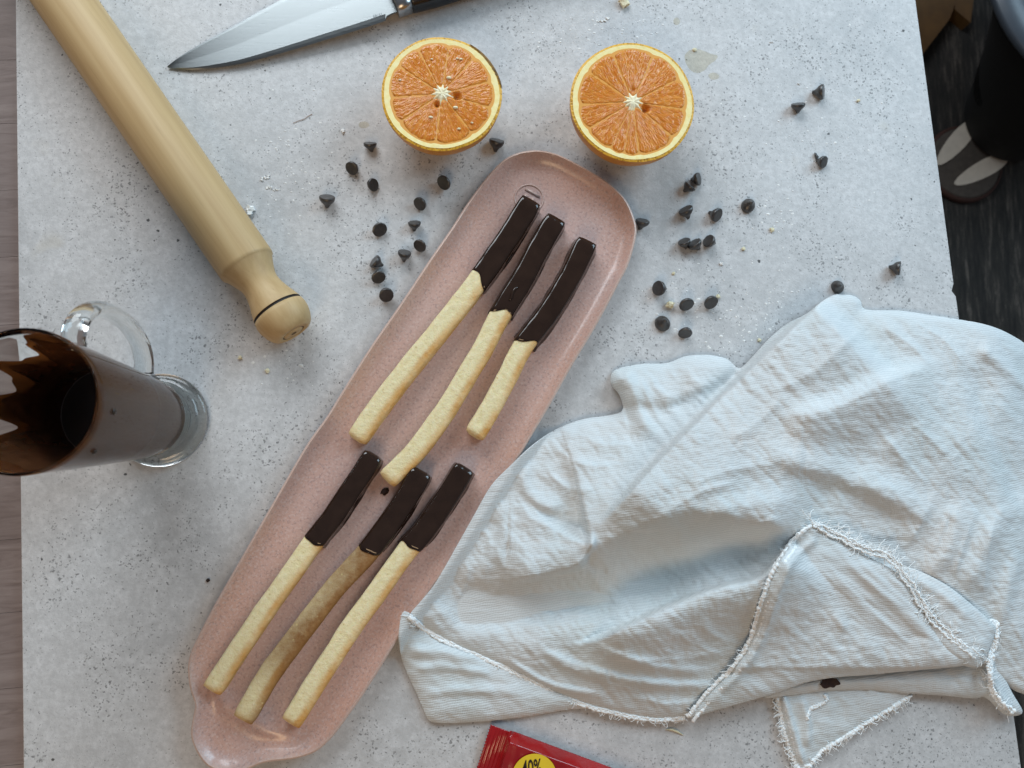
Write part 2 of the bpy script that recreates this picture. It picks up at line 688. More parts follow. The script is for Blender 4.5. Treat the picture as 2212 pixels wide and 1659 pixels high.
M = dict(
    board=mat_board(), wood=mat_wood_table(), pin=mat_pin(), biscuit=mat_biscuit('pale_biscuit'),
    toasted=mat_biscuit('toasted_biscuit', 1.0), choc=mat_choc(), chip=mat_chip(), plate=mat_plate(),
    pulp=mat_pulp(), peel=mat_peel(), zest=mat_zest(), pith=mat_pith(), membrane=mat_membrane(), core=mat_core(),
    glass=mat_glass(), cup=mat_glass('thin_clear_glass', 1.17), smear=mat_smear(), cloth=mat_cloth(), blade=mat_blade(), foil=mat_foil(),
    carpet=mat_carpet(),
    melted=simple('melted_chocolate', (.078, .034, .016), .30, .10, 25),
    melted_top=simple('melted_chocolate_surface', (.040, .024, .016), .25, .10, 40),
    groove=simple('burnt_groove', (.012, .007, .004), .6),
    endgrain=simple('end_grain', (.53, .36, .17), .6, .18, 300),
    hole=simple('dark_hole', (.12, .08, .035), .7),
    bolster=simple('steel_bolster', (.42, .42, .42), .28, .08, 60, Metallic=1.0),
    handle=simple('black_handle', (.008, .009, .012), .22),
    yellow=simple('yellow_print', (.80, .56, .03), .3, .04),
    ink=simple('dark_ink', (.012, .006, .005), .4),
    crumb=simple('dough_crumb', (.72, .66, .46), .8, .15, 600),
    flour=simple('dried_flour', (.80, .80, .78), .9, .08, 600),
    stain=simple('juice_film', (.47, .45, .38), .16, .10, 90),
    pad=simple('tub_black', (.004, .004, .004), .9),
    slate=simple('slate_plastic', (.045, .055, .070), .35, .08, 12),
    mat=simple('mat_grey_brown', (.060, .050, .042), .8, .2, 90),
    petal=simple('petal_cream', (.55, .50, .43), .7, .08, 60),
    matrim=simple('mat_rust_edge', (.040, .014, .009), .7),
    amber=simple('amber_wood', (.10, .050, .014), .5, .25, 30),
    wet=simple('wet_chocolate_coat', (.085, .034, .015), .14, .45, 45),
    scar=simple('peel_scar', (.20, .105, .02), .7, .75, 330),
    tableleg=simple('dark_table_leg', (.05, .045, .045), .5),
    etch=simple('etched_mark', (.16, .20, .24), .5),
)


def wobj(name, verts, faces, mat, parent=None, smooth=True):
    """mesh given in world coordinates; stored relative to its (unrotated) parent"""
    v = np.array([tuple(x) for x in verts], float)
    if parent is not None:
        v = v - np.array(parent.location)
    return mesh_obj(name, v, faces, mat, parent, smooth)


def prism(poly, z0, z1):
    n = len(poly)
    v = [(p[0], p[1], z0) for p in poly] + [(p[0], p[1], z1) for p in poly]
    f = [tuple(range(n))[::-1], tuple(range(n, 2 * n))]
    f += [(i, (i + 1) % n, n + (i + 1) % n, n + i) for i in range(n)]
    return v, f


# ================================================================== the setting
FLOOR = -0.74
TABLE = -0.0055
ux = Vector((0.076, -1.0)).normalized()          # direction of the board's long edges (towards the viewer)
ex = Vector((-ux.y, ux.x))                       # board's cross direction (to the right)
if ex.x < 0:
    ex = -ex


def frame_pt(a, b):                              # a to the right, b away from the viewer, in the board's frame
    p = ex * a - ux * b
    return (p.x, p.y)


fl = mesh_obj('floor', [(-2.5, -2.5, FLOOR), (2.5, -2.5, FLOOR), (2.5, 2.5, FLOOR), (-2.5, 2.5, FLOOR)],
              [(0, 1, 2, 3)], M['carpet'], smooth=False)
fl['kind'] = 'structure'; fl['label'] = 'dark striped carpet on the floor beside the table'

# table: slab with planks laid across, the far side of it is under the board
slab = prism([frame_pt(-.85, -.62), frame_pt(.25, -.62), frame_pt(.25, .62), frame_pt(-.85, .62)], TABLE - .035, TABLE - .006)
tb = mesh_obj('table', *slab, M['tableleg'], smooth=False)
tb['kind'] = 'structure'; tb['label'] = 'grey-brown wooden table under the speckled board'
for (a, b) in ((-.78, -.55), (.18, -.55), (.18, .55), (-.78, .55)):
    q = [frame_pt(a + dx, b + dy) for dx, dy in ((-.025, -.025), (.025, -.025), (.025, .025), (-.025, .025))]
    mesh_obj('leg', *prism(q, FLOOR, TABLE - .036), M['tableleg'], tb, smooth=False)
rp = random.Random(3)
b = -.62
while b < .615:
    w = .0455 + rp.uniform(-.001, .001)
    g = .00012
    z1 = TABLE + rp.uniform(-.0002, .0)
    v, f = prism([(-.85, b + g), (.25, b + g), (.25, b + w - g), (-.85, b + w - g)], TABLE - .0058, z1)
    pl = mesh_obj('plank', v, f, M['wood'], tb, smooth=False)
    pl.rotation_euler.z = math.atan2(ex.y, ex.x)
    b += w

# ================================================================== the board
bl0, bl1 = P(33, 0), P(50, 1659)
br0, br1 = P(1979, 0), P(2207, 1659)
dl = (bl1 - bl0); dr = (br1 - br0)
LT, LB = bl0 - dl * .18, bl1 + dl * .26
RT, RB = br0 - dr * .12, br1 + dr * .24
nick = P(2061, 612); nick2 = P(2066, 640); nickm = P(2057, 628)
outline = [LB, RB, nick2, nickm, nick, RT, LT]
bm = bmesh.new()
vtop = [bm.verts.new((p.x, p.y, 0)) for p in outline]
ftop = bm.faces.new(vtop)
ret = bmesh.ops.extrude_face_region(bm, geom=[ftop])
for g in ret['geom']:
    if isinstance(g, bmesh.types.BMVert):
        g.co.z = -.005
bmesh.ops.recalc_face_normals(bm, faces=bm.faces)
eds = [e for e in bm.edges if all(abs(v.co.z) < 1e-6 for v in e.verts)]
bmesh.ops.bevel(bm, geom=eds, offset=.0007, segments=2, affect='EDGES')
board = bm_obj('board', bm, M['board'], smooth=False)
tag(board, 'pale grey speckled stone-effect board lying under all the food', 'board')

# ================================================================== plate
PL = [(1158, 326), (1191, 331), (1224, 344), (1274, 371), (1307, 392), (1337, 417), (1356, 442), (1369, 475), (1373, 500), (1366, 535),
      (1354, 573), (1338, 603), (1310, 657), (1281, 709), (1255, 752), (1228, 797), (1205, 838), (1183, 877), (1149, 934), (1115, 992), (1075, 1056), (1035, 1118),
      (995, 1181), (948, 1248), (900, 1316), (852, 1386), (822, 1436), (793, 1482), (773, 1512), (752, 1541), (728, 1574), (706, 1600), (675, 1625), (629, 1638),
      (590, 1642), (560, 1648), (534, 1660), (500, 1668), (468, 1662), (446, 1650), (429, 1627), (417, 1600), (415, 1577), (420, 1548), (424, 1524), (418, 1503), (412, 1484), (408, 1446),
      (413, 1415), (425, 1387), (448, 1341), (475, 1291), (516, 1220), (556, 1150), (593, 1086), (629, 1023), (668, 957), (706, 905), (730, 866),
      (770, 802), (810, 740), (848, 686), (886, 630), (932, 560), (978, 494), (1008, 446), (1042, 399), (1064, 372), (1092, 345), (1122, 331)]
RIM_Z = .0125
PFLOOR = .0048
PW = [P(u, v, RIM_Z) for u, v in PL]
pl_out = catmull([(p.x, p.y) for p in PW], 5, True)
for _ in range(3):
    pl_out = (np.roll(pl_out, 1, 0) + 2 * pl_out + np.roll(pl_out, -1, 0)) / 4
plate = thing('serving_plate', 'long speckled pink ceramic plate holding the dipped biscuits', 'plate',
              P(890, 1000, 0))
x, y, fs, d = region_grid(pl_out, .0013)
SL = .011
t = np.clip(d / SL, 0, 1)
prof = (1 - t) ** 2.2
z = PFLOOR + (RIM_Z - PFLOOR) * prof
# hollow and ridge of the tail-like handle at the lower left
hc = P(520, 1625, RIM_Z); hd = P(470, 1500, RIM_Z)
ax = np.array([P(560, 1560, .01).x - hc.x, P(560, 1560, .01).y - hc.y]); ax /= np.linalg.norm(ax)
s_ = (x - hc.x) * ax[0] + (y - hc.y) * ax[1]
z = z + .0030 * np.exp(-((s_ - .017) / .0065) ** 2) * np.clip((d - .003) / .012, 0, 1) \
    + .0012 * np.exp(-((s_ + .004) / .010) ** 2) * np.clip(d / .01, 0, 1)
o = wobj('dish', np.stack([x, y, z], -1), fs, M['plate'], plate)
fix_normals(o)
if sum(p.normal.z for p in o.data.polygons) < 0:
    o.data.flip_normals()
side = np.clip(1 - d / .026, 0, 1)
nz = vnoise(x * 16, y * 16, 3.0)
attr(o, 'rim', np.clip(side * 1.1 * (.75 + .9 * nz), 0, 1))
attr(o, 'edge', np.clip(1 - d / .0016, 0, 1) * .45)
# rounded lip and outer wall
n = len(pl_out)
cen = pl_out.mean(0)
tan = np.roll(pl_out, -1, 0) - np.roll(pl_out, 1, 0); tan /= np.linalg.norm(tan, axis=1)[:, None]
nin = np.stack([-tan[:, 1], tan[:, 0]], -1)
if np.mean(np.sum(nin * (cen - pl_out), 1)) < 0:
    nin = -nin
rows = [(.0004, .0126), (-.0006, .0123), (-.0011, .0113), (-.0009, .0100), (.0015, .0070), (.006, .0030), (.009, .0006), (.012, .0006)]
vv, ff = [], []
for off, zz in rows:
    for k in range(n):
        p = pl_out[k] + nin[k] * off
        vv.append((p[0], p[1], zz))
for r in range(len(rows) - 1):
    for k in range(n):
        k2 = (k + 1) % n
        ff.append((r * n + k, r * n + k2, (r + 1) * n + k2, (r + 1) * n + k))
o = wobj('lip', vv, ff, M['plate'], plate)
attr(o, 'rim', [.5 if i < 4 * n else 0 for i in range(len(vv))])
attr(o, 'edge', [(.5 if i < 3 * n else 0) for i in range(len(vv))])

# embossed maker's stamp
sc_ = P(1143, 428, .006)
zb = PFLOOR + .0002
ring = [(sc_.x + .0097 * math.cos(a), sc_.y + .0097 * math.sin(a), zb) for a in np.linspace(0, 2 * math.pi, 48, endpoint=False)]
o = wobj('stamp_ring', *tube(ring, .00055, 6, True), M['plate'], plate)
attr(o, 'rim', [0] * len(o.data.vertices)); attr(o, 'edge', [.25] * len(o.data.vertices))
sd = Vector((.86, -.5)).normalized(); sp = Vector((.5, .86)).normalized()
acc = Acc()
for (a0, b0, a1, b1, rr) in ((-.0055, .0048, .0055, .0048, .0010), (-.0030, .0015, -.0020, -.0028, .0013),
                             (.0024, .0015, .0034, -.0028, .0013), (-.0026, -.0002, .0030, -.0002, .0009)):
    q0 = Vector((sc_.x, sc_.y)) + sd * a0 + sp * b0; q1 = Vector((sc_.x, sc_.y)) + sd * a1 + sp * b1
    acc.add(tube([(q0.x, q0.y, zb), (q1.x, q1.y, zb)], rr, 8))
o = wobj('stamp_mark', acc.v, acc.f, M['plate'], plate)
attr(o, 'rim', [0] * len(o.data.vertices)); attr(o, 'edge', [.35] * len(o.data.vertices))


def plate_z(xx, yy):
    dd, _, _, _, _ = poly_dist(np.array([xx]), np.array([yy]), pl_out)
    t = min(1, dd[0] / SL)
    return PFLOOR + (RIM_Z - PFLOOR) * (1 - t) ** 2.2


# ================================================================== dipped biscuits
def stick(path_uv, width, height, choc_t, slant, seed, label, toasted=False, tip_round=.25, skirt=.0015):
    """path_uv: centre line of the top face, first point the dipped end"""
    rs = random.Random(seed)
    zt = PFLOOR + height * 1.20
    pts = catmull([tuple(P(u, v, zt))[:2] for u, v in path_uv], 10)
    NR = 70
    pts = resample(pts, NR)
    tg = np.gradient(pts, axis=0); tg /= np.linalg.norm(tg, axis=1)[:, None]
    nr = np.stack([-tg[:, 1], tg[:, 0]], -1)
    L = np.sum(np.linalg.norm(np.diff(pts, axis=0), axis=1))
    root = thing('dipped_biscuit', label, 'biscuit', (float(pts[NR // 2][0]), float(pts[NR // 2][1]), PFLOOR),
                 'biscuit sticks dipped in chocolate')
    NS = 36
    width *= 1.12; height *= 1.20

    def section(k, grow, wob, zlow):
        ex_ = .23 if grow == 0 else .31
        w = width / 2 + grow; h = height / 2 + grow * .7
        ring_ = []
        for q in range(241):
            a = 2 * math.pi * q / 240
            c, s = math.cos(a), math.sin(a)
            ring_.append((math.copysign(abs(c) ** ex_, c) * w, math.copysign(abs(s) ** ex_, s) * h))
        out = [tuple(q) for q in resample(ring_, NS + 1)[:-1]]
        return out

    def build(name, i0, i1, grow, mat, edge_fn=None, sk=0.0):
        vv, tr, bk = [], [], []
        idx = list(range(i0, i1 + 1))
        m = len(idx)
        sec = section(0, grow, 0, 0)
        for q, i in enumerate(idx):
            end0 = min(1.0, (q + .0) / 2.0); end1 = min(1.0, (m - 1 - q) / 1.6)
            taper = 1 - tip_round * .30 * (1 - end0) ** 2 - (.06 * (1 - end1) ** 2 if edge_fn is None else 0)
            ox = pts[i] + nr[i] * (mnoise.noise(Vector((i * .11, seed * 3.1, 0))) * .0004)
            wv = 1 + .035 * mnoise.noise(Vector((i * .13, seed * 7.7, 5)))
            for j, (px, pz) in enumerate(sec):
                pxx = px * taper * wv; pzz = pz * taper
                if sk and pzz < 0:
                    pxx *= 1 + sk / (width / 2) * (-pzz / (height / 2)) * (.7 + .8 * abs(mnoise.noise(Vector((i * .17, j * .2, seed)))))
                b_ = mnoise.noise(Vector((i * .35, j * .6, seed * 1.3))) * (.00022 if edge_fn is None else .00012)
                sh = 0.0
                if edge_fn is not None and q >= m - 3:
                    sh = edge_fn(j, NS) * (1.0 if q == m - 1 else .65 if q == m - 2 else .3)
                p = ox + nr[i] * pxx * (1 + b_ / .004) + tg[i] * sh
                zz = max(PFLOOR + .0001 + (0 if grow == 0 else .00005), PFLOOR + height / 2 + pzz * (1 + b_ / .004))
                vv.append((p[0], p[1], zz))
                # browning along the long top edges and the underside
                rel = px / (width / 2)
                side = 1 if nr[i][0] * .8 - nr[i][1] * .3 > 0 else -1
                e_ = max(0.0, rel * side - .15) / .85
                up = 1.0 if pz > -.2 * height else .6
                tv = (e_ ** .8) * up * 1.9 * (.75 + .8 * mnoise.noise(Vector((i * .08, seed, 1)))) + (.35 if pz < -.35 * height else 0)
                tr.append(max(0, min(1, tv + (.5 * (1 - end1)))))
                bk.append(max(0, min(1, .85 + .55 * e_ + .45 * mnoise.noise(Vector((i * .07, j * .1, 9))) - .45 * min(1, max(0, (i / NR - .62) / .2)))))
        ff = []
        for q in range(m - 1):
            for j in range(NS):
                j2 = (j + 1) % NS
                ff.append((q * NS + j, q * NS + j2, (q + 1) * NS + j2, (q + 1) * NS + j))
        for base, q in ((0, 0), ((m - 1) * NS, m - 1)):
            c0 = np.mean(np.array(vv[base:base + NS]), 0)
            i = idx[q]
            bulge = (-1 if q == 0 else 1) * .0012 * (1 if edge_fn is None or q == 0 else 0)
            ci = len(vv); vv.append((c0[0] + tg[i][0] * bulge, c0[1] + tg[i][1] * bulge, c0[2])); tr.append(.1); bk.append(.3)
            # inner ring for a rounded end
            r0 = len(vv)
            for j in range(NS):
                p = np.array(vv[base + j]) * .55 + c0 * .45
                p = p + np.array([tg[i][0], tg[i][1], 0]) * bulge
                vv.append(tuple(p)); tr.append(.1); bk.append(.3)
            for j in range(NS):
                j2 = (j + 1) % NS
                if q == 0:
                    ff.append((base + j2, base + j, r0 + j, r0 + j2)); ff.append((r0 + j2, r0 + j, ci))
                else:
                    ff.append((base + j, base + j2, r0 + j2, r0 + j)); ff.append((r0 + j, r0 + j2, ci))
        o = wobj(name, vv, ff, mat, root)
        fix_normals(o)
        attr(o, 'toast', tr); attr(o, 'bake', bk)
        return o

    ic = int(choc_t * (NR - 1))
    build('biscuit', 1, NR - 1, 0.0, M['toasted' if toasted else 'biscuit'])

    def edge(j, ns):
        a = 2 * math.pi * j / ns
        return slant * math.cos(a) + .0020 * math.sin(2 * a + seed) + .0005 * math.sin(5 * a + seed * 2)
    build('chocolate_coating', 0, ic, .00055, M['choc'], edge, skirt)
    # a run of chocolate along the side, pooled on the plate
    i0 = int(ic * .25); i1 = ic - 1
    sgn = 1 if nr[ic // 2][0] > 0 else -1
    rp_, rr_ = [], []
    for i in range(i0, i1):
        f_ = (i - i0) / max(1, (i1 - i0))
        off = width / 2 + .0006 + .0008 * mnoise.noise(Vector((i * .2, seed, 3)))
        p = pts[i] + nr[i] * sgn * off
        rp_.append((p[0], p[1], PFLOOR + .0012 + .0006 * math.sin(f_ * 9 + seed)))
        rr_.append(.0005 + .0009 * math.sin(min(1, f_ * 1.05) * math.pi) ** .6 * (.8 + .4 * mnoise.noise(Vector((i * .15, seed, 8)))))
    wobj('chocolate_run', *tube(rp_, rr_, 8), M['choc'], root)
    # drip bead on the top face
    k = int(ic * rs.uniform(.35, .75))
    bp = []
    for i in range(k, min(ic - 2, k + 7)):
        p = pts[i] + nr[i] * (rs.uniform(-.0008, .0008))
        bp.append((p[0], p[1], zt + .0005))
    if len(bp) > 2 and seed in (2,):
        wobj('chocolate_drip', *tube(bp, [.0003] + [.0009] * (len(bp) - 2) + [.0003], 8), M['choc'], root)
    return root


stick([(1148, 431), (1112, 490), (1062, 565), (1012, 632), (958, 700), (900, 772), (835, 855), (769, 947)], .0125, .0095,
      .345, .0035, 1, 'long dipped biscuit beside the stamp, leftmost in the upper row on the plate', skirt=.001)
stick([(1203, 470), (1165, 535), (1130, 600), (1085, 672), (1040, 758), (975, 865), (905, 965), (836, 1036)], .0122, .0095,
      .365, -.0025, 2, 'long curved dipped biscuit in the middle of the upper row', skirt=.0016)
stick([(1270, 519), (1232, 598), (1183, 678), (1132, 746), (1095, 815), (1058, 885), (1025, 939)], .0120, .0100,
      .545, -.0025, 3, 'short dipped biscuit nearest the wide plate end, on the right of the upper row', skirt=.0022)
stick([(805, 984), (768, 1042), (720, 1115), (670, 1180), (616, 1255), (560, 1335), (505, 1415), (456, 1492)], .0112, .0090,
      .385, .001, 4, 'thin dipped biscuit on the left of the lower row', skirt=.0014)
stick([(909, 1020), (872, 1085), (830, 1145), (786, 1202), (722, 1272), (655, 1358), (585, 1450), (523, 1556)], .0122, .0095,
      .33, -.0030, 5, 'toasted brown dipped biscuit in the middle of the lower row', toasted=True, skirt=.0010)
stick([(1004, 1012), (962, 1080), (918, 1145), (878, 1192), (822, 1270), (755, 1362), (690, 1462), (627, 1563)], .0118, .0095,
      .325, -.0040, 6, 'dipped biscuit closest to the cloth, on the right of the lower row', skirt=.0018)

# ================================================================== orange halves
def orange(cu, cv, R, h, bounds, label, tilt, dips, bits, seed, blemish=None):
    c = P(cu, cv, h)
    root = thing('orange_half', label, 'orange', (c.x, c.y, 0), 'cut orange halves')
    rt = Matrix.Rotation(tilt[0], 4, 'X') @ Matrix.Rotation(tilt[1], 4, 'Y')

    def put(name, v, f, mat, par=None, smooth=True):
        vv = [rt @ Vector(p) + Vector((0, 0, h)) for p in v]
        o = mesh_obj(name, vv, f, mat, par or root, smooth)
        return o

    # object coords are centred on the axis, so polar textures work
    NA = 96

    def rad(a):
        return R * (1 + .010 * math.sin(2 * a + seed) + .006 * math.sin(3 * a + 2 * seed) + .003 * math.sin(7 * a + seed))
    # peel: hemisphere with flattened bottom
    vv, ff = [], []
    rows = 20
    for i in range(rows + 1):
        ph = i / rows * math.pi / 2
        for k in range(NA):
            a = 2 * math.pi * k / NA
            r_ = rad(a) * math.cos(ph) ** .92 if i < rows else .0005
            vv.append((r_ * math.cos(a), r_ * math.sin(a), -(h - .0004) * math.sin(ph) - .0006))
    for i in range(rows):
        for k in range(NA):
            k2 = (k + 1) % NA
            ff.append((i * NA + k, (i + 1) * NA + k, (i + 1) * NA + k2, i * NA + k2))
    put('peel', vv, ff, M['peel'])

    def annulus(fo, fi, zo, zi, nseg=3):
        vv, ff = [], []
        for i in range(nseg + 1):
            for k in range(NA):
                a = 2 * math.pi * k / NA
                ro, ri = fo(a), fi(a)
                r_ = ro + (ri - ro) * i / nseg
                vv.append((r_ * math.cos(a), r_ * math.sin(a), zo + (zi - zo) * i / nseg))
        for i in range(nseg):
            for k in range(NA):
                k2 = (k + 1) % NA
                ff.append((i * NA + k, i * NA + k2, (i + 1) * NA + k2, (i + 1) * NA + k))
        return vv, ff
    zw = lambda a: .0016 + .0003 * mnoise.noise(Vector((a * 4, seed, 0)))
    pw = lambda a: .0050 + .0007 * math.sin(a * 2 + seed) + .0006 * mnoise.noise(Vector((a * 3, seed, 4)))
    put('zest_edge', *annulus(lambda a: rad(a), lambda a: rad(a) - zw(a) - .0002, -.0006, .0), M['zest'])
    bs = sorted(b % 360 for b in bounds)

    def notch(a):
        dg = math.degrees(a) % 360
        dm = min(min(abs(dg - b), 360 - abs(dg - b)) for b in bs)
        return .0016 * math.exp(-(dm / 3.2) ** 2)
    put('pith', *annulus(lambda a: rad(a) - zw(a), lambda a: rad(a) - pw(a) - notch(a) - .0012, .00005, -.0002), M['pith'])
    mv, mf = annulus(lambda a: rad(a) - .003, lambda a: .0002, -.0001, -.0001, 40)
    mv = [(p[0], p[1], p[2] - sum(dep * 1.2 * math.exp(-(math.hypot(p[0] - du, p[1] - dv) / (dr_ * 1.1)) ** 4) for du, dv, dr_, dep in dips)) for p in mv]
    put('membrane', mv, mf, M['membrane'])
    # segments
    for i, b0 in enumerate(bs):
        b1 = bs[(i + 1) % len(bs)]
        if b1 <= b0:
            b1 += 360
        a0, a1 = math.radians(b0), math.radians(b1)
        am = (a0 + a1) / 2; hw = (a1 - a0) / 2
        NT, NRr = 18, 26
        vv, ff = [], []
        gap = .00020
        rin = .0046 + .0008 * rnd.uniform(-1, 1)
        for ir in range(NRr + 1):
            s = ir / NRr
            for it in range(NT + 1):
                tt = -1 + 2 * it / NT
                aa = am + hw * tt
                ro = rad(aa) - pw(aa) - .0004 - .0018 * abs(tt) ** 7
                ri = rin + .0010 * abs(tt) ** 2
                r_ = ri + (ro - ri) * s
                hw_r = max(.0, hw - gap / max(r_, .003))
                # rounded corners at both ends
                endr = min(1.0, (s + .012) * 14) ** .5 * min(1.0, (1 - s + .012) * 22) ** .5
                a_ = am + hw_r * tt * (.55 + .45 * min(1, endr))
                x_, y_ = r_ * math.cos(a_), r_ * math.sin(a_)
                ed = min(1 - abs(tt), s * 2.2, (1 - s) * 3)
                z_ = -.0002 + .0004 * min(1, max(0, ed) * 11) ** .6
                z_ += .00035 * mnoise.noise(Vector((x_ * 420, y_ * 420, seed)))
                for (du, dv, dr_, dep) in dips:
                    dd = math.hypot(x_ - du, y_ - dv)
                    z_ -= dep * math.exp(-(dd / dr_) ** 4)
                vv.append((x_, y_, z_))
        for ir in range(NRr):
            for it in range(NT):
                q = ir * (NT + 1) + it
                ff.append((q, q + 1, q + NT + 2, q + NT + 1))
        o = put('segment', vv, ff, M['pulp'])
        fix_normals(o)
        if o.data.polygons[len(o.data.polygons) // 2].normal.z < 0:
            o.data.flip_normals()
    # white core, star shaped
    vv, ff = [(0, 0, .0011)], []
    NK, NRc = 60, 6
    for ir in range(1, NRc + 1):
        s = ir / NRc
        for k in range(NK):
            a = 2 * math.pi * k / NK
            dg = math.degrees(a) % 360
            dm = min(min(abs(dg - b), 360 - abs(dg - b)) for b in bs)
            r_ = s * (.0050 + .0032 * math.exp(-(dm / 7) ** 2) + .0007 * mnoise.noise(Vector((a * 3, seed, 7))))
            zz = .0010 * (1 - s ** 2) + .0010 * mnoise.noise(Vector((r_ * math.cos(a) * 700, r_ * math.sin(a) * 700, seed))) * (1 - s) - .0008 * s ** 3
            vv.append((r_ * math.cos(a), r_ * math.sin(a), zz))
    for k in range(NK):
        ff.append((0, 1 + k, 1 + (k + 1) % NK))
    for ir in range(NRc - 1):
        for k in range(NK):
            k2 = (k + 1) % NK
            ff.append((1 + ir * NK + k, 1 + (ir + 1) * NK + k, 1 + (ir + 1) * NK + k2, 1 + ir * NK + k2))
    put('core', vv, ff, M['core'])
    for (bx_, by_, br_) in bits:
        v, f = lathe([(0, -br_ * .5), (br_ * .8, -br_ * .3), (br_, 0), (br_ * .7, br_ * .5), (0, br_ * .7)], 10)
        v = [(p[0] * 1.3 + bx_, p[1] * .85 + by_, p[2] + .0006) for p in v]
        put('pulp_fleck', v, f, M['core'])
    if blemish:
        b0, b1 = blemish
        vv, ff = [], []
        NB2 = 50
        for k in range(NB2 + 1):
            dg = b0 + (b1 - b0) * k / NB2
            a = math.radians(dg)
            f_ = math.sin(math.pi * k / NB2) ** .5 * (.75 + .5 * mnoise.noise(Vector((k * .35, 1, 2))))
            for (off, zz) in ((.00035, -.0035 * f_ - .0006), (.00045, -.0008), (.0001, .00015), (-.0018 * f_, .00022)):
                r_ = rad(a) + off * (1 if off > 0 else 1)
                vv.append((r_ * math.cos(a), r_ * math.sin(a), zz))
        for k in range(NB2):
            for q in range(3):
                ff.append((k * 4 + q, k * 4 + q + 1, (k + 1) * 4 + q + 1, (k + 1) * 4 + q))
        fix_normals(put('dark_scar', vv, ff, M['scar']))
    return root


def lp(px, py, cx=872, cy=812, k=.3315 / 1.823 * .284e-3):
    return ((px - cx) * k, -(py - cy) * k)
def rp2(px, py, cx=833, cy=804, k=.3497 / 1.823 * .284e-3):
    return ((px - cx) * k, -(py - cy) * k)


orange(954, 202, .0382, .0362, [82, 50, 16, -15, -53, -96, -143, 187, 148, 118],
       'cut orange half with a dark scar on its rim, below the knife', (0.02, 0.0),
       [(*lp(1060, 838), .0023, .0030), (*lp(815, 955), .0017, .0030)],
       [(*lp(1060, 358), .0008), (*lp(1108, 364), .0009), (*lp(745, 378), .0007), (*lp(357, 660), .0008),
        (*lp(1045, 992), .0013), (*lp(1088, 1262), .0009), (*lp(1250, 1180), .0007), (*lp(960, 612), .0013),
        (*lp(740, 1125), .0011)], 1.0, (8, 62))
orange(1367, 220, .0405, .0372, [112, 66, 28, -7, -42, -84, -100, -115, -147, 185, 146],
       'larger clean cut orange half, right of the plate end', (0.02, -.01),
       [(*rp2(985, 885), .0024, .0038), (*rp2(835, 660), .0013, .0015)], [], 2.3)

# ================================================================== rolling pin
RP = .0183
a0 = P(139, 0, RP); a1 = P(537, 578, RP)
axd = (a1 - a0); axd.z = 0; axd.normalize()
start = a0 - axd * .06
Lb = (a1 - start).length
pin = thing('rolling_pin', 'pale wooden rolling pin lying diagonally beside the knife', 'rolling pin', start)
q = axd.to_track_quat('Z', 'Y')
pin.rotation_euler = q.to_euler()
body = [(0, 0), (RP - .001, 0), (RP, .001), (RP, Lb * .25), (RP, Lb * .5), (RP, Lb * .75), (RP, Lb - .0025), (RP - .0003, Lb - .001), (RP - .0012, Lb)]
mesh_obj('barrel', *lathe(body, 64), M['pin'], pin)
kn = [(RP - .0012, 0), (RP - .0026, .0025), (.0140, .0065), (.0124, .0105), (.0119, .0140), (.0122, .018), (.0135, .0230), (.0152, .0280),
      (.0166, .0325), (.0167, .0328), (.0158, .0331), (.0158, .0344), (.0170, .0347), (.0175, .0375), (.0172, .0415), (.0160, .0455),
      (.0142, .0490), (.0124, .0508), (.0105, .0513)]
kn = [(r, Lb + s) for r, s in kn]
mesh_obj('knob', *lathe(kn, 64), M['pin'], pin)
gv = lathe([(.0166, Lb + .03285), (.0161, Lb + .0333), (.0161, Lb + .0342), (.0168, Lb + .03465)], 64)
mesh_obj('burnt_groove', *gv, M['groove'], pin)
ef = lathe([(.0105, Lb + .0513), (.0078, Lb + .0515), (.0074, Lb + .0506), (.0068, Lb + .0506), (.0064, Lb + .0514), (.0026, Lb + .0516), (.0014, Lb + .0514), (0, Lb + .0505)], 40)
ends = mesh_obj('end_plug', *ef, M['endgrain'], pin)
mesh_obj('plug_ring', *lathe([(.0076, Lb + .0511), (.0071, Lb + .0508), (.0066, Lb + .0511)], 40), M['hole'], ends)
mesh_obj('centre_hole', *lathe([(.0018, Lb + .05165), (0, Lb + .0513)], 16), M['hole'], ends)

# ================================================================== knife
knife = thing('kitchen_knife', 'large steel kitchen knife with a black handle at the top edge', 'knife', P(600, 80, 0))
edge_ = [(362, 145), (375, 148), (400, 150), (425, 149.5), (450, 147.5), (485, 143), (520, 137), (560, 127), (600, 116), (650, 101.5),
         (700, 86), (750, 71), (800, 55), (833, 43.5)]
spine = [(362, 145), (378, 132), (400, 117), (440, 93), (500, 61), (560, 27), (610, 0), (660, -25), (710, -47), (760, -66), (815, -86), (833, -92)]
ZB = .010


def kz(u):       # the blade rises slightly towards the thick handle
    return .0016 + (u - 362) / 471 * .0075


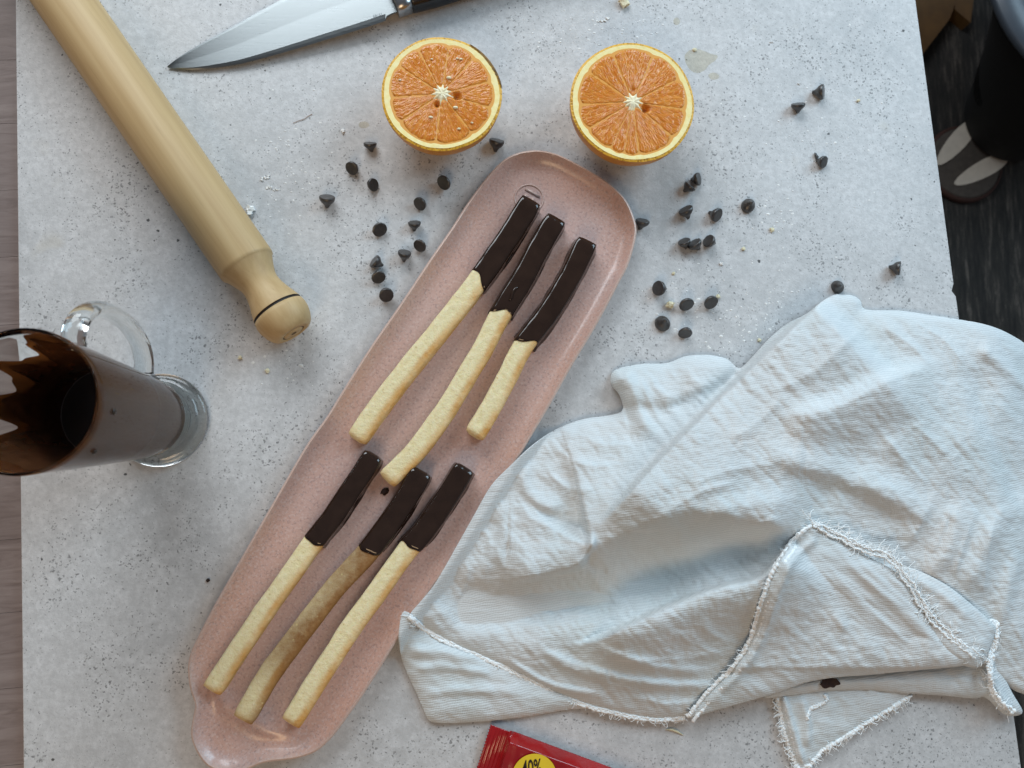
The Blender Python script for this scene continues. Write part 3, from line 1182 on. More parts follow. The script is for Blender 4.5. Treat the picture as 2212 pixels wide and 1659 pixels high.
ea = resample(np.array(edge_), 70); sa = resample(np.array(spine), 70)
vv, ff = [], []
cols = [0.0, .045, .10, .5, .93, 1.0]
for k in range(70):
    for c in cols:
        p = ea[k] * (1 - c) + sa[k] * c
        w3 = P(p[0], p[1], kz(p[0]))
        th = 0.0 if c == 0 else .0004 if c == .045 else .0007 if c < .9 else .0009
        tilt_ = -.0006 * (1 - c)
        vv.append((w3.x, w3.y, w3.z + th + tilt_))
    for c in cols:
        p = ea[k] * (1 - c) + sa[k] * c
        w3 = P(p[0], p[1], kz(p[0]))
        th = .00005 if c == 0 else .0004 if c == .045 else .0007 if c < .9 else .0009
        vv.append((w3.x, w3.y, w3.z - th - .0006 * (1 - c)))
nc = len(cols)
for k in range(69):
    A, B = k * 2 * nc, (k + 1) * 2 * nc
    for c in range(nc - 1):
        ff.append((A + c, B + c, B + c + 1, A + c + 1))
        ff.append((A + nc + c, A + nc + c + 1, B + nc + c + 1, B + nc + c))
    ff.append((A + nc - 1, B + nc - 1, B + 2 * nc - 1, A + 2 * nc - 1))
    ff.append((A, A + nc, B + nc, B))
ff.append(tuple(69 * 2 * nc + i for i in range(nc)) + tuple(69 * 2 * nc + nc + i for i in reversed(range(nc))))
o = wobj('blade', vv, ff, M['blade'], knife, smooth=False)
fix_normals(o)
# heel with its notch, then bolster and handle along the axis
hax0 = P(833, 0, .010); hax1 = P(1010, -50, .012)
heel = [(833, 43.5), (835, 36), (842, 32), (852, 28), (858, 26), (866, -82), (833, -92)]
hv = [P(u, v, kz(833)) for u, v in heel]
v, f = prism([(p.x, p.y) for p in hv], kz(833) - .0008, kz(833) + .0008)
wobj('heel', v, f, M['blade'], knife, smooth=False)


def swept(stations, e=.55, ns=28):
    """stations: (u, v, half width m, half height m, centre z) along the knife's axis"""
    ps = [P(u, v, z) for u, v, _, _, z in stations]
    vv, ff = [], []
    for k, (p, st) in enumerate(zip(ps, stations)):
        a_ = ps[max(0, k - 1)]; b_ = ps[min(len(ps) - 1, k + 1)]
        t_ = (b_ - a_); t_.z = 0; t_.normalize()
        n_ = Vector((-t_.y, t_.x, 0))
        for j in range(ns):
            an = 2 * math.pi * j / ns
            c, s_ = math.cos(an), math.sin(an)
            q_ = p + n_ * math.copysign(abs(c) ** e, c) * st[2] + Vector((0, 0, math.copysign(abs(s_) ** e, s_) * st[3]))
            vv.append(q_)
    for k in range(len(ps) - 1):
        for j in range(ns):
            j2 = (j + 1) % ns
            ff.append((k * ns + j, k * ns + j2, (k + 1) * ns + j2, (k + 1) * ns + j))
    ff.append(tuple(range(ns))[::-1]); ff.append(tuple(range((len(ps) - 1) * ns, len(ps) * ns)))
    return vv, ff


o = wobj('bolster', *swept([(845, -2, .0126, .0062, .0098), (850, -4, .0129, .0074, .0098), (866, -8, .0124, .0080, .0098), (880, -12, .0120, .0082, .0098)], .6), M['bolster'], knife)
fix_normals(o)
o = wobj('handle', *swept([(879, -11.5, .0118, .0080, .0098), (884, -13, .0122, .0084, .0098), (930, -26, .0126, .0088, .0098), (1010, -49, .0122, .0086, .0098),
                           (1100, -75, .0118, .0084, .0098), (1230, -112, .0128, .0088, .0098), (1300, -132, .0120, .0084, .0098), (1318, -137, .0090, .0060, .0098)], .62), M['handle'], knife)
fix_normals(o)
# maker's etching near the heel (faint, unreadable)
acc = Acc()
er = random.Random(5)
for k in range(9):
    uu = 806 + k * 2.1; v0 = 36 - k * .62
    if k in (5,):
        continue
    for (du, dv, eu, ev) in ((0, 0, 0, -3), (0, -3, 1.3, -3.3), (1.3, -.4, 1.3, -3.2), (0, 0, 1.3, -.4)):
        if er.random() < .25:
            continue
        p0 = P(uu + du, v0 + dv, kz(uu) + .00072); p1 = P(uu + eu, v0 + ev, kz(uu) + .00072)
        acc.add(tube([p0, p1], .00006, 4))
wobj('etched_mark', acc.v, acc.f, M['etch'], knife)

# ================================================================== glass mug of melted chocolate
MB_ = P(351, 908, 0)
mug = thing('glass_mug', 'tall footed glass mug of melted chocolate at the left edge', 'mug', MB_)
outer = [(0, .0006), (.020, .0006), (.0262, .0), (.0285, .0002), (.0298, .0016), (.0297, .0038), (.0285, .0054), (.0268, .0060), (.0252, .0062), (.0240, .0072), (.0222, .0092),
         (.0217, .0120), (.0220, .0153), (.0228, .0180), (.0244, .030), (.0268, .060), (.0289, .090), (.0308, .120), (.0322, .146), (.0327, .1530)]
inner = [(.0323, .1540), (.0316, .1540), (.0311, .1526), (.0304, .144), (.0290, .120), (.0271, .090), (.0250, .060), (.0226, .032),
         (.0212, .0250), (.0188, .0212), (.0140, .0198), (0, .0195)]
foot = [p for p in outer if p[1] <= .0121] + [(.0216, .0136), (.0190, .0142), (.010, .0144), (0, .0144)]
fix_normals(mesh_obj('glass_foot', *lathe(foot, 72), M['glass'], mug))
cup = [(0, .0146), (.0105, .0146), (.0195, .0146), (.0216, .0149)] + [p for p in outer if p[1] > .0152]
fix_normals(mesh_obj('glass_body', *lathe(cup + inner, 72), M['cup'], mug))


def ri(z):
    zs = [.0195, .0198, .0212, .0250, .032, .060, .090, .120, .144, .1526]
    rs_ = [0, .0140, .0188, .0212, .0226, .0250, .0271, .0290, .0304, .0311]
    return float(np.interp(z, zs, rs_))


ZC = .074
fill = [(0, .0190)] + [(ri(z_) + .0004, z_ - .0001) for z_ in (.0198, .0212, .025, .032, .045, .060, ZC - .001)] + [(ri(ZC) + .0004, ZC), (ri(ZC) - .0006, ZC + .0005), (ri(ZC) - .0018, ZC)]
mesh_obj('melted_chocolate', *lathe(fill, 64), M['melted'], mug)
mesh_obj('chocolate_surface', *lathe([(ri(ZC) - .0018, ZC), (.012, ZC - .0002), (0, ZC - .0002)], 64), M['melted_top'], mug)


def smear_top(deg):
    dg = deg % 360
    ks = [-30, 0, 60, 80, 98, 110, 119, 130, 141, 152, 163, 175, 187, 199, 212, 228, 255, 290, 330, 360, 390]
    hs = [.1515, .1515, .1512, .150, .147, .135, .117, .122, .138, .118, .110, .131, .127, .108, .128, .1465, .1495, .1508, .1515, .1515, .1515]
    k = max(0, min(len(ks) - 2, int(np.searchsorted(ks, dg, 'right')) - 1))
    t = (dg - ks[k]) / (ks[k + 1] - ks[k]); t = t * t * (3 - 2 * t)
    return hs[k] + (hs[k + 1] - hs[k]) * t + .0030 * mnoise.noise(Vector((dg * .07, 4, 0))) * (1 if 105 < dg < 225 else .2)


vv, ff, th = [], [], []
NA, NZ = 360, 26
for k in range(NA):
    dg = 360 * k / NA; a = math.radians(dg)
    top = smear_top(dg)
    for i in range(NZ + 1):
        s = i / NZ
        z_ = ZC - .002 + (top - ZC + .002) * s
        r_ = ri(z_) + .0004
        vv.append((r_ * math.cos(a), r_ * math.sin(a), z_))
        nn = mnoise.noise(Vector((math.cos(a) * 2.5, math.sin(a) * 2.5, z_ * 22)))
        back = 1.0 if 80 < dg < 300 else 0.0
        th.append(max(0, min(1, (1 - s ** 2 * (.9 if back else .25)) + .6 * nn - .05)))
for k in range(NA):
    k2 = (k + 1) % NA
    for i in range(NZ):
        ff.append((k * (NZ + 1) + i, k2 * (NZ + 1) + i, k2 * (NZ + 1) + i + 1, k * (NZ + 1) + i + 1))
o = mesh_obj('chocolate_smear', vv, ff, M['smear'], mug)
attr(o, 'thick', th)
# the thick wet coat on the inside, darker than the thin film on the glass
vv, ff = [], []
for k in range(NA):
    dg = 360 * k / NA; a = math.radians(dg)
    top = smear_top(dg) - .004 - .030 * abs(mnoise.noise(Vector((dg * .030, 2, 0)))) - .006 * abs(mnoise.noise(Vector((dg * .12, 7, 0))))
    if 60 > dg or dg > 320:
        top -= .004
    for i in range(NZ + 1):
        s = i / NZ
        z_ = ZC - .001 + (max(top, ZC + .006) - ZC + .001) * s
        r_ = ri(z_) - .00025 - .0011 * min(1, (1 - s) * 5) - .0004 * mnoise.noise(Vector((dg * .1, z_ * 120, 1))) * min(1, (1 - s) * 6)
        vv.append((r_ * math.cos(a), r_ * math.sin(a), z_))
for k in range(NA):
    k2 = (k + 1) % NA
    for i in range(NZ):
        ff.append((k * (NZ + 1) + i, k2 * (NZ + 1) + i, k2 * (NZ + 1) + i + 1, k * (NZ + 1) + i + 1))
mesh_obj('chocolate_coat', vv, ff, M['wet'], mug)
# loop handle on the far side
ha = math.radians(84)
hd_ = Vector((math.cos(ha), math.sin(ha), 0))
hp = catmull([(.0288, .118), (.036, .121), (.0450, .117), (.0515, .104), (.0528, .086), (.0500, .067), (.0430, .050), (.0345, .041), (.0262, .038)], 8)
pts_ = [hd_ * p[0] + Vector((0, 0, p[1])) for p in hp]
tv, tf = tube(pts_, .0045, 20)
# flatten the section a little sideways into a strap
sdv = Vector((-hd_.y, hd_.x, 0))
tv = [Vector(p) + sdv * (Vector(p).dot(sdv)) * .25 for p in tv]
mesh_obj('glass_handle', tv, tf, M['glass'], mug)
for (dg, z_, r_) in ((-6, .1365, .0016), (-43, .135, .0014), (210, .150, .0012), (232, .1505, .0012)):
    ro = .0310 + (z_ - .120) * .05 + .0004
    a = math.radians(dg)
    v, f = lathe([(0, -.0007), (r_ * .8, -.0004), (r_, 0), (r_ * .7, .0005), (0, .0008)], 12)
    nrm = Vector((math.cos(a), math.sin(a), 0)); qq = nrm.to_track_quat('Z', 'Y')
    v = [qq @ Vector(p) + nrm * ro + Vector((0, 0, z_)) for p in v]
    mesh_obj('chocolate_drip', v, f, M['choc'], mug)

# ================================================================== chocolate chips
def chip_mesh(seed):
    prof = [(0, 0), (.0024, .00003), (.0036, .00006), (.0042, .0001), (.00442, .00032), (.00445, .0011), (.0043, .0018), (.0039, .0027), (.0032, .0036), (.0023, .0044),
            (.0018, .0051), (.0014, .0058), (.0012, .0064), (.0009, .0070), (0, .0073)]
    v, f = lathe(prof, 28)
    rs = random.Random(seed)
    bx, by = rs.uniform(-.0011, .0011), rs.uniform(-.0011, .0011)
    out = []
    for p in v:
        p = Vector(p)
        s = (p.z / .0074)
        a = math.atan2(p.y, p.x)
        r_ = 1 + .05 * math.sin(2 * a + seed) + .04 * mnoise.noise(Vector((p.x * 600, p.y * 600, p.z * 600 + seed)))
        out.append((p.x * r_ + bx * s ** 2.2, p.y * r_ + by * s ** 2.2, p.z * (.90 + .03 * (seed % 4)) + .00012 * mnoise.noise(Vector((p.x * 900, p.y * 900, seed)))))
    me = bpy.data.meshes.new('chocolate_chip')
    me.from_pydata(out, [], f); me.update()
    me.polygons.foreach_set('use_smooth', [True] * len(me.polygons))
    me.materials.append(M['chip'])
    return me


chip_meshes = [chip_mesh(i) for i in range(5)]
UP = None
CHIPS = [
    (799, 313, -90, 30, 'chocolate chip left of the scarred orange half, flat base up, tip towards the viewer'),
    (760, 362, 70, 34, 'chip between the knife tip and the plate, its tip at the top right'),
    (804, 399, 160, 36, 'chocolate chip whose tip points left, below the one nearest the scarred orange'),
    (707, 432, -95, 34, 'leftmost chocolate chip on the board, nearest the rolling pin barrel'),
    (820, 494, 115, 42, 'round chocolate chip base with no tip showing, midway between rolling pin and plate'),
    (907, 440, 60, 30, 'chocolate chip at the top of the column beside the upper left plate edge'),
    (895, 485, -85, 32, 'chocolate chip like a small funnel, second in the column beside the plate edge'),
    (907, 530, 70, 34, 'chocolate chip closest to the left edge of the plate, tip up and to the right'),
    (874, 550, -100, 32, 'chocolate chip just below and left of the one closest to the left plate edge'),
    (813, 565, -30, 24, 'cone-like chocolate chip touching the top of a pair near the rolling pin knob'),
    (818, 599, 105, 42, 'chocolate chip directly under the cone-like chip, near the rolling pin knob'),
    (835, 637, 110, 38, 'lowest chocolate chip on the left side of the plate'),
    (959, 396, 45, 38, 'chocolate chip between the scarred orange half and the plate corner'),
    (1073, 310, -100, 32, 'chocolate chip tucked against the lower right of the scarred orange half'),
    (1506, 387, 175, 34, 'upper chocolate chip of the touching pair below the larger orange half'),
    (1490, 402, -130, 24, 'lower chocolate chip of the touching pair below the larger orange half'),
    (1481, 457, -50, 24, 'cone-shaped chocolate chip between the touching pair and the row of three'),
    (1548, 464, 140, 38, 'round chocolate chip with a small tip at its upper left, above the row of three'),
    (1620, 441, UP, 0, 'chocolate chip standing on its base, farthest right in the cluster below the larger orange'),
    (1388, 481, -95, 32, 'chocolate chip touching the right corner of the plate'),
    (1478, 523, -60, 28, 'left chip in the row of three touching chocolate chips'),
    (1501, 527, -45, 24, 'middle chip in the row of three touching chocolate chips'),
    (1535, 521, -20, 26, 'right chip in the row of three touching chocolate chips'),
    (1427, 623, 0, 28, 'chocolate chip with its tip pointing right, just above the pale dough lump'),
    (1482, 657, 95, 36, 'chocolate chip right of the pale dough lump, flat base towards the viewer'),
    (1535, 653, 100, 36, 'chocolate chip with a dough crumb behind it, right in the group above the cloth'),
    (1434, 697, UP, 0, 'upright chocolate chip below the pale dough lump'),
    (1480, 717, 75, 32, 'chocolate chip with its long tip pointing up, nearest the top of the cloth'),
    (1772, 199, 170, 30, 'upper chocolate chip of the pair far right of the larger orange half'),
    (1724, 229, -80, 30, 'lower chocolate chip of the pair far right of the larger orange half'),
    (1779, 349, 140, 40, 'lone chocolate chip with a splinter at its side, right of the larger orange half'),
    (1938, 580, 170, 30, 'chocolate chip nearest the right edge of the board'),
    (1815, 617, UP, 0, 'upright chocolate chip against the top corner of the cloth'),
]
for i, (u, v, az, lean, lab) in enumerate(CHIPS):
    me = chip_meshes[i % 5]
    o = bpy.data.objects.new('chocolate_chip', me); link(o)
    sc1 = rnd.uniform(.94, 1.2)
    if az is None:
        mat3 = Matrix.Rotation(rnd.uniform(0, 6.28), 3, 'Z')
    else:
        a = math.radians(az); l_ = math.radians(lean + 4)
        tip = Vector((math.cos(a) * math.cos(l_), math.sin(a) * math.cos(l_), -math.sin(l_)))
        mat3 = tip.to_track_quat('Z', 'Y').to_matrix() @ Matrix.Rotation(rnd.uniform(0, 6.28), 3, 'Z')
    cs = [mat3 @ (vt.co * sc1) for vt in me.vertices]
    zmin = min(c.z for c in cs)
    cx = (min(c.x for c in cs) + max(c.x for c in cs)) / 2; cy = (min(c.y for c in cs) + max(c.y for c in cs)) / 2
    p = P(u, v, .0045)
    m = mat3.to_4x4() @ Matrix.Scale(sc1, 4)
    m.translation = Vector((p.x - cx, p.y - cy, -zmin + .00005))
    o.matrix_world = m
    tag(o, lab, 'chocolate chip', 'dark chocolate chips scattered on the board')

# ================================================================== chocolate bar in its wrapper
bar = thing('chocolate_bar', 'chocolate bar in a shiny red wrapper with a yellow badge', 'chocolate bar', P(1150, 1650, 0))
ea_ = np.array([.937, .348]); eb_ = np.array([-.305, .952]); O_ = np.array([1063.0, 1563.0])


def bar_z(a, b):
    edge = min(1.0, max(0.0, b) / 26.0)
    bodyz = .0022 + .0085 * edge
    ramp = min(1.0, max(0.0, (a - 43) / 7.0))
    ridge = .0018 * math.exp(-((a - 44) / 3.5) ** 2)
    fl_ = .0034 + .0011 * math.sin(b * .045 + a * .05) + .0004 * math.sin(a * .8)
    z = fl_ * (1 - ramp) + bodyz * ramp + ridge
    z += .0005 * mnoise.noise(Vector((a * .03, b * .03, 2))) + .0006 * math.exp(-((a - 62 - b * .12) / 4) ** 2) * ramp
    return z


vv, ff = [], []
As = np.r_[np.linspace(0, 40, 22), np.linspace(41.5, 60, 16), np.linspace(63, 520, 90)]
Bs = np.r_[np.linspace(0, 30, 16), np.linspace(33, 270, 110)]
for a in As:
    for b_ in Bs:
        tri = abs(((b_ / 7.0) % 1) - .5) * 2
        aa = a - 3.2 * tri * max(0, 1 - a / 10) if a < 10 else a
        sag = 3.0 * math.exp(-(b_ / 9) ** 2) * (1 if a < 42 else 0)
        uv = O_ + ea_ * aa + eb_ * (b_ + sag)
        z_ = bar_z(a, b_)
        p = P(uv[0], uv[1], z_)
        vv.append(p)
nb = len(Bs)
for i in range(len(As) - 1):
    for j in range(nb - 1):
        ff.append((i * nb + j, (i + 1) * nb + j, (i + 1) * nb + j + 1, i * nb + j + 1))
o = wobj('wrapper', vv, ff, M['foil'], bar)
sm = o.modifiers.new('thickness', 'SOLIDIFY'); sm.thickness = .0003; sm.offset = -1
bb0 = [O_ + ea_ * 52 + eb_ * 6, O_ + ea_ * 515 + eb_ * 6, O_ + ea_ * 515 + eb_ * 262, O_ + ea_ * 52 + eb_ * 262]
wobj('bar', *prism([tuple(P(q[0], q[1], .004))[:2] for q in bb0], .0003, .0022), M['choc'], bar, smooth=False)
bc = P(1154, 1679, .0118)
rB = .0140
dv = [(bc.x, bc.y, .01200)] + [(bc.x + rB * math.cos(a), bc.y + rB * math.sin(a), .01200) for a in np.linspace(0, 2 * math.pi, 64, endpoint=False)]
badge = wobj('yellow_badge', dv, [(0, 1 + k, 1 + (k + 1) % 64) for k in range(64)], M['yellow'], bar, smooth=False)


def text_mesh(body, size, sx, loc, rot, mat, parent, name, shear=0.0):
    cu = bpy.data.curves.new(name, 'FONT'); cu.body = body; cu.size = size; cu.align_x = 'CENTER'
    cu.offset = .0002
    cu.shear = shear
    o = bpy.data.objects.new(name, cu); link(o)
    dg = bpy.context.evaluated_depsgraph_get()
    me = bpy.data.meshes.new_from_object(o.evaluated_get(dg))
    bpy.data.objects.remove(o)
    c, s = math.cos(rot), math.sin(rot)
    for v_ in me.vertices:
        x_, y_ = v_.co.x * sx, v_.co.y
        v_.co = (loc[0] + x_ * c - y_ * s - parent.location.x, loc[1] + x_ * s + y_ * c - parent.location.y, loc[2])
    me.materials.clear(); me.materials.append(mat)
    n = bpy.data.objects.new(name, me)
    return link(n, badge)


tl = P(1150, 1674, .0122)
text_mesh('40%', .0130, .56, (tl.x, tl.y, .01228), math.radians(4), M['ink'], bar, 'badge_lettering')

# ================================================================== muslin cloth
cloth = thing('muslin_cloth', 'crumpled white muslin cloth with frayed hems and a chocolate stain', 'cloth', P(1600, 1150, 0))


def ridge(u, v, line, amp, wl, wr, fade=(.08, .08), pw_=2.0):
    """wl: width on the left of the line's direction as seen in the picture (v down), wr: on the right"""
    ln = catmull(line, 5) if len(line) > 2 else np.array(line, float)
    d, t, s, _, _ = poly_dist(u, v, ln, closed=False)
    w = np.where(s > 0, wr, wl)          # v points down, so positive cross = right-hand side
    f = np.clip(t / max(fade[0], 1e-6), 0, 1) * np.clip((1 - t) / max(fade[1], 1e-6), 0, 1)
    f = f * f * (3 - 2 * f)
    return amp * np.exp(-(d / w) ** pw_) * f


def sheet(name, outline, zfun, step=4.0, per=4, thick=.0006, smooth_out=True):
    ol = catmull(outline, per, True) if smooth_out else np.array(outline, float)
    u, v, fs_, d = region_grid(ol, step)
    z_ = zfun(u, v, d)
    w = Pn(u, v, z_)
    o = wobj(name, w, fs_, M['cloth'], cloth)
    sd_ = o.modifiers.new('thickness', 'SOLIDIFY'); sd_.thickness = thick; sd_.offset = 0
    if o.data.polygons[len(o.data.polygons) // 2].normal.z < 0:
        o.data.flip_normals()
    return o


MAIN = [(1820, 637), (1842, 639), (1858, 650), (1870, 669), (1940, 671), (2010, 681), (2068, 690), (2130, 702), (2180, 722), (2230, 756),
        (2300, 830), (2330, 980), (2330, 1200), (2310, 1400), (2240, 1500), (2150, 1470), (2080, 1440), (1950, 1455), (1800, 1468), (1690, 1495), (1600, 1515),
        (1540, 1535), (1480, 1552), (1415, 1556), (1350, 1545), (1280, 1528), (1200, 1498), (1100, 1447), (1020, 1412), (960, 1385), (905, 1352),
        (885, 1330), (908, 1300), (940, 1260), (985, 1182), (1020, 1120), (1060, 1050), (1100, 1008), (1150, 962), (1200, 928), (1260, 906),
        (1325, 896), (1346, 884), (1338, 852), (1322, 832), (1321, 808), (1340, 795), (1390, 786), (1440, 785), (1480, 770), (1530, 767),
        (1570, 776), (1596, 796), (1622, 775), (1660, 733), (1700, 700), (1740, 680), (1775, 652), (1800, 638)]
pl_uv = catmull(PL, 3, True)


CREASES = [([(1640, 860), (1760, 800), (1850, 720), (1900, 690)], 2.4, 12, 20), ([(1560, 960), (1650, 900), (1700, 840)], 1.8, 9, 16),
           ([(1880, 690), (1960, 740), (2010, 790)], 2.6, 10, 18), ([(1960, 690), (2040, 735), (2090, 800)], 2.2, 8, 14),
           ([(1480, 1050), (1600, 1010), (1720, 1000)], 2.0, 12, 18), ([(1400, 1130), (1520, 1060), (1610, 1040)], 2.0, 9, 14),
           ([(1540, 1180), (1640, 1130), (1720, 1120)], 2.4, 10, 16), ([(1900, 930), (1960, 1000), (2010, 1060)], 2.6, 10, 20),
           ([(1960, 900), (2040, 980), (2080, 1040)], 2.6, 10, 18), ([(2020, 1060), (1990, 1130), (1950, 1190)], 2.4, 8, 14),
           ([(2060, 1080), (2030, 1160), (2000, 1220)], 2.2, 8, 12), ([(2110, 1090), (2080, 1180), (2060, 1260)], 2.6, 8, 12),
           ([(2150, 1110), (2130, 1220), (2120, 1310)], 2.4, 8, 12), ([(1200, 960), (1250, 1000), (1340, 1010)], 2.6, 9, 16),
           ([(1170, 1000), (1220, 1050), (1300, 1060)], 2.6, 8, 14), ([(1110, 1060), (1150, 1120), (1230, 1150)], 2.4, 9, 14),
           ([(1040, 1120), (1060, 1190), (1030, 1270)], 2.2, 9, 16), ([(1000, 1190), (1010, 1250), (980, 1310)], 2.0, 8, 14),
           ([(1240, 930), (1300, 960), (1380, 960)], 2.2, 8, 16), ([(1400, 800), (1420, 840), (1470, 870)], 2.4, 10, 14),
           ([(1480, 780), (1500, 820), (1540, 840)], 2.0, 8, 14), ([(1380, 800), (1395, 850), (1430, 920)], 3.0, 8, 14),
           ([(1300, 1420), (1450, 1425), (1600, 1400)], 1.8, 8, 12), ([(1350, 1500), (1450, 1520), (1530, 1510)], 1.8, 6, 9),
           ([(1180, 1420), (1290, 1465), (1400, 1500)], 1.8, 6, 9), ([(1500, 1340), (1560, 1380), (1610, 1390)], 2.0, 9, 14),
           ([(1440, 1350), (1520, 1400), (1580, 1420)], 1.8, 8, 12), ([(1100, 1300), (1200, 1330), (1300, 1320)], 2.0, 10, 16)]


def z_main(u, v, d):
    z = .0014 + .0042 * (1 - np.exp(-d / 7.0)) + .013 * (1 - np.exp(-d / 130.0))
    z = z + ridge(u, v, [(1790, 640), (1690, 735), (1600, 822), (1520, 902), (1440, 982), (1370, 1058), (1327, 1106), (1284, 1154)], .021, 230, 9, (.06, .20))
    z = z + ridge(u, v, [(1262, 1178), (1300, 1168), (1360, 1140), (1440, 1108), (1520, 1098), (1620, 1118), (1720, 1135), (1800, 1130)], .013, 150, 30, (.04, .25))
    z = z + ridge(u, v, [(1285, 1150), (1272, 1185), (1250, 1215), (1215, 1228), (1160, 1240), (1105, 1250), (1072, 1246)], .013, 8, 85, (.15, .3))
    z = z + ridge(u, v, [(1720, 1170), (1650, 1247), (1560, 1272), (1480, 1300), (1400, 1335), (1340, 1362), (1290, 1385), (1230, 1395)], .021, 90, 6, (.10, .22))
    z = z + ridge(u, v, [(1680, 905), (1800, 886), (1921, 826), (2040, 786)], .0110, 22, 85, (.2, .25))
    z = z + ridge(u, v, [(1622, 966), (1762, 1010), (1857, 1042), (1953, 1087), (2040, 1150)], .0070, 34, 24, (.25, .25))
    z = z + ridge(u, v, [(2112, 740), (2156, 782), (2230, 850)], .0035, 12, 14, (.2, .1))
    z = z - ridge(u, v, [(2105, 756), (2128, 890), (2166, 985), (2215, 1110)], .007, 40, 26, (.25, .2))
    z = z - ridge(u, v, [(1346, 884), (1375, 880), (1430, 884), (1500, 862), (1560, 832), (1600, 803)], .0035, 14, 34, (.02, .05))
    z = z + ridge(u, v, [(1345, 800), (1366, 845), (1385, 900), (1420, 960)], .006, 16, 28, (.1, .35))
    z = z - ridge(u, v, [(935, 1310), (1100, 1312), (1300, 1290), (1500, 1232), (1690, 1165)], .015, 55, 45, (.12, .15))
    z = z + ridge(u, v, [(1470, 1165), (1560, 1110), (1650, 1090), (1760, 1100)], .004, 30, 45, (.3, .3))
    z = z + ridge(u, v, [(1150, 985), (1130, 1040), (1165, 1085), (1230, 1110)], .004, 18, 12, (.25, .25))
    z = z + ridge(u, v, [(1060, 1075), (1090, 1130), (1080, 1200), (1110, 1240)], .004, 22, 16, (.25, .25))
    z = z + ridge(u, v, [(1140, 1385), (1230, 1432), (1380, 1472), (1580, 1485)], .0032, 9, 12, (.2, .2))
    z = z + ridge(u, v, [(1090, 1420), (1190, 1478), (1320, 1502)], .0026, 6, 9, (.2, .3))
    z = z + ridge(u, v, [(1260, 1385), (1420, 1440), (1560, 1450)], .0026, 9, 12, (.3, .3))
    z = z + ridge(u, v, [(2080, 1060), (2050, 1180), (1990, 1260)], .0035, 22, 16, (.3, .3))
    z = z + ridge(u, v, [(2180, 1080), (2120, 1200), (2090, 1300)], .0035, 20, 20, (.3, .3))
    z = z + ridge(u, v, [(2205, 1180), (2170, 1300), (2160, 1380)], .0030, 16, 16, (.3, .3))
    for (ln, am, wl, wr) in CREASES:
        z = z + ridge(u, v, ln, am * .00095, wl * 1.15, wr * 1.15, (.3, .3), 1.15)
    n1 = vnoise(u * .008, v * .008, 1.0, 2)
    uu = u * .74 - v * .67; vv_ = u * .67 + v * .74
    n2 = vnoise(uu * .030, vv_ * .006, 4.0, 2)
    n3 = vnoise(u * .05, v * .05, 7.0, 2)
    k = np.clip(d / 25, 0, 1)
    z = z + k * (.0024 * n1 + .0012 * np.abs(n2) + .0005 * n3 + .0004 * vnoise(u * .11, v * .11, 15.0, 2))
    # rests on the plate's rim where it overlaps it
    dp, _, _, _, _ = poly_dist(u, v, pl_uv)
    ip = inside(u, v, pl_uv)
    lift = np.where(ip, 1.0, np.exp(-(dp / 30.0) ** 2))
    z = np.maximum(z, lift * .0150)
    # sags past the board's edge
    ue = 1979 + .1375 * v
    over = np.clip((u - ue - 25) / 100.0, 0, 4)
    z = z - .020 * over ** 1.6
    return np.maximum(z, np.where(u < ue + 20, .0022 + .0012 * np.clip(d / 10, 0, 1), -.2))


sheet('drape', MAIN, z_main, 3.2)

# the layer under the long frayed hem, lower left
UNDER = [(868, 1326), (880, 1322), (893, 1332), (940, 1372), (1010, 1405), (1100, 1440), (1230, 1495), (1290, 1525), (1220, 1533), (1130, 1548), (1040, 1558),
         (960, 1561), (928, 1556), (914, 1530), (900, 1497), (880, 1455), (866, 1415), (861, 1372)]


def z_under(u, v, d):
    z = .0022 + .0042 * (1 - np.exp(-d / 14.0))
    z = z + ridge(u, v, [(870, 1400), (960, 1410), (1050, 1430)], .003, 10, 16, (.2, .3))
    z = z + ridge(u, v, [(880, 1450), (960, 1440), (1080, 1460)], .002, 9, 9, (.2, .3))
    z = z + ridge(u, v, [(905, 1505), (1000, 1490), (1150, 1500)], .0016, 10, 10, (.2, .3))
    z = z + .0007 * vnoise(u * .03 - v * .02, v * .05, 2.0, 3)
    dp, _, _, _, _ = poly_dist(u, v, pl_uv)
    ip = inside(u, v, pl_uv)
    z = np.maximum(z, np.where(ip, .0145, .0145 * np.exp(-(dp / 22.0) ** 2)))
    return z


sheet('under_layer', UNDER, z_under, 4.0)

# corner that sticks out below
CORNER = [(1672, 1480), (1678, 1520), (1690, 1570), (1703, 1615), (1722, 1662), (1738, 1672), (1752, 1655), (1768, 1630), (1795, 1610), (1835, 1585), (1880, 1555),
          (1920, 1532), (1972, 1500), (1940, 1470), (1850, 1460), (1750, 1465)]


def z_corner(u, v, d):
    z = .0016 + .0030 * (1 - np.exp(-d / 12.0))
    z = z + ridge(u, v, [(1690, 1500), (1712, 1570), (1735, 1650)], .0032, 6, 9, (.1, .1))
    z = z + ridge(u, v, [(1730, 1500), (1745, 1560), (1745, 1620)], .0022, 6, 12, (.2, .2))
    return z + .0009 * vnoise(u * .03, v * .03, 6.0, 3)


sheet('lower_corner', CORNER, z_corner, 3.5)

BAND = [(1650, 1506), (1690, 1480), (1760, 1462), (1880, 1452), (2000, 1440), (2110, 1420), (2150, 1380), (2160, 1440), (2185, 1495), (2208, 1536), (2190, 1546), (2165, 1540),
        (2130, 1507), (2100, 1508), (2040, 1502), (1960, 1497), (1860, 1489), (1780, 1492), (1700, 1502)]


def z_band(u, v, d):
    z = .0055 + .0045 * (1 - np.exp(-d / 12.0))
    z = z + ridge(u, v, [(2125, 1400), (2140, 1460), (2180, 1535)], .004, 9, 9, (.1, .1))
    return z + .0008 * vnoise(u * .03, v * .03, 9.0, 3)


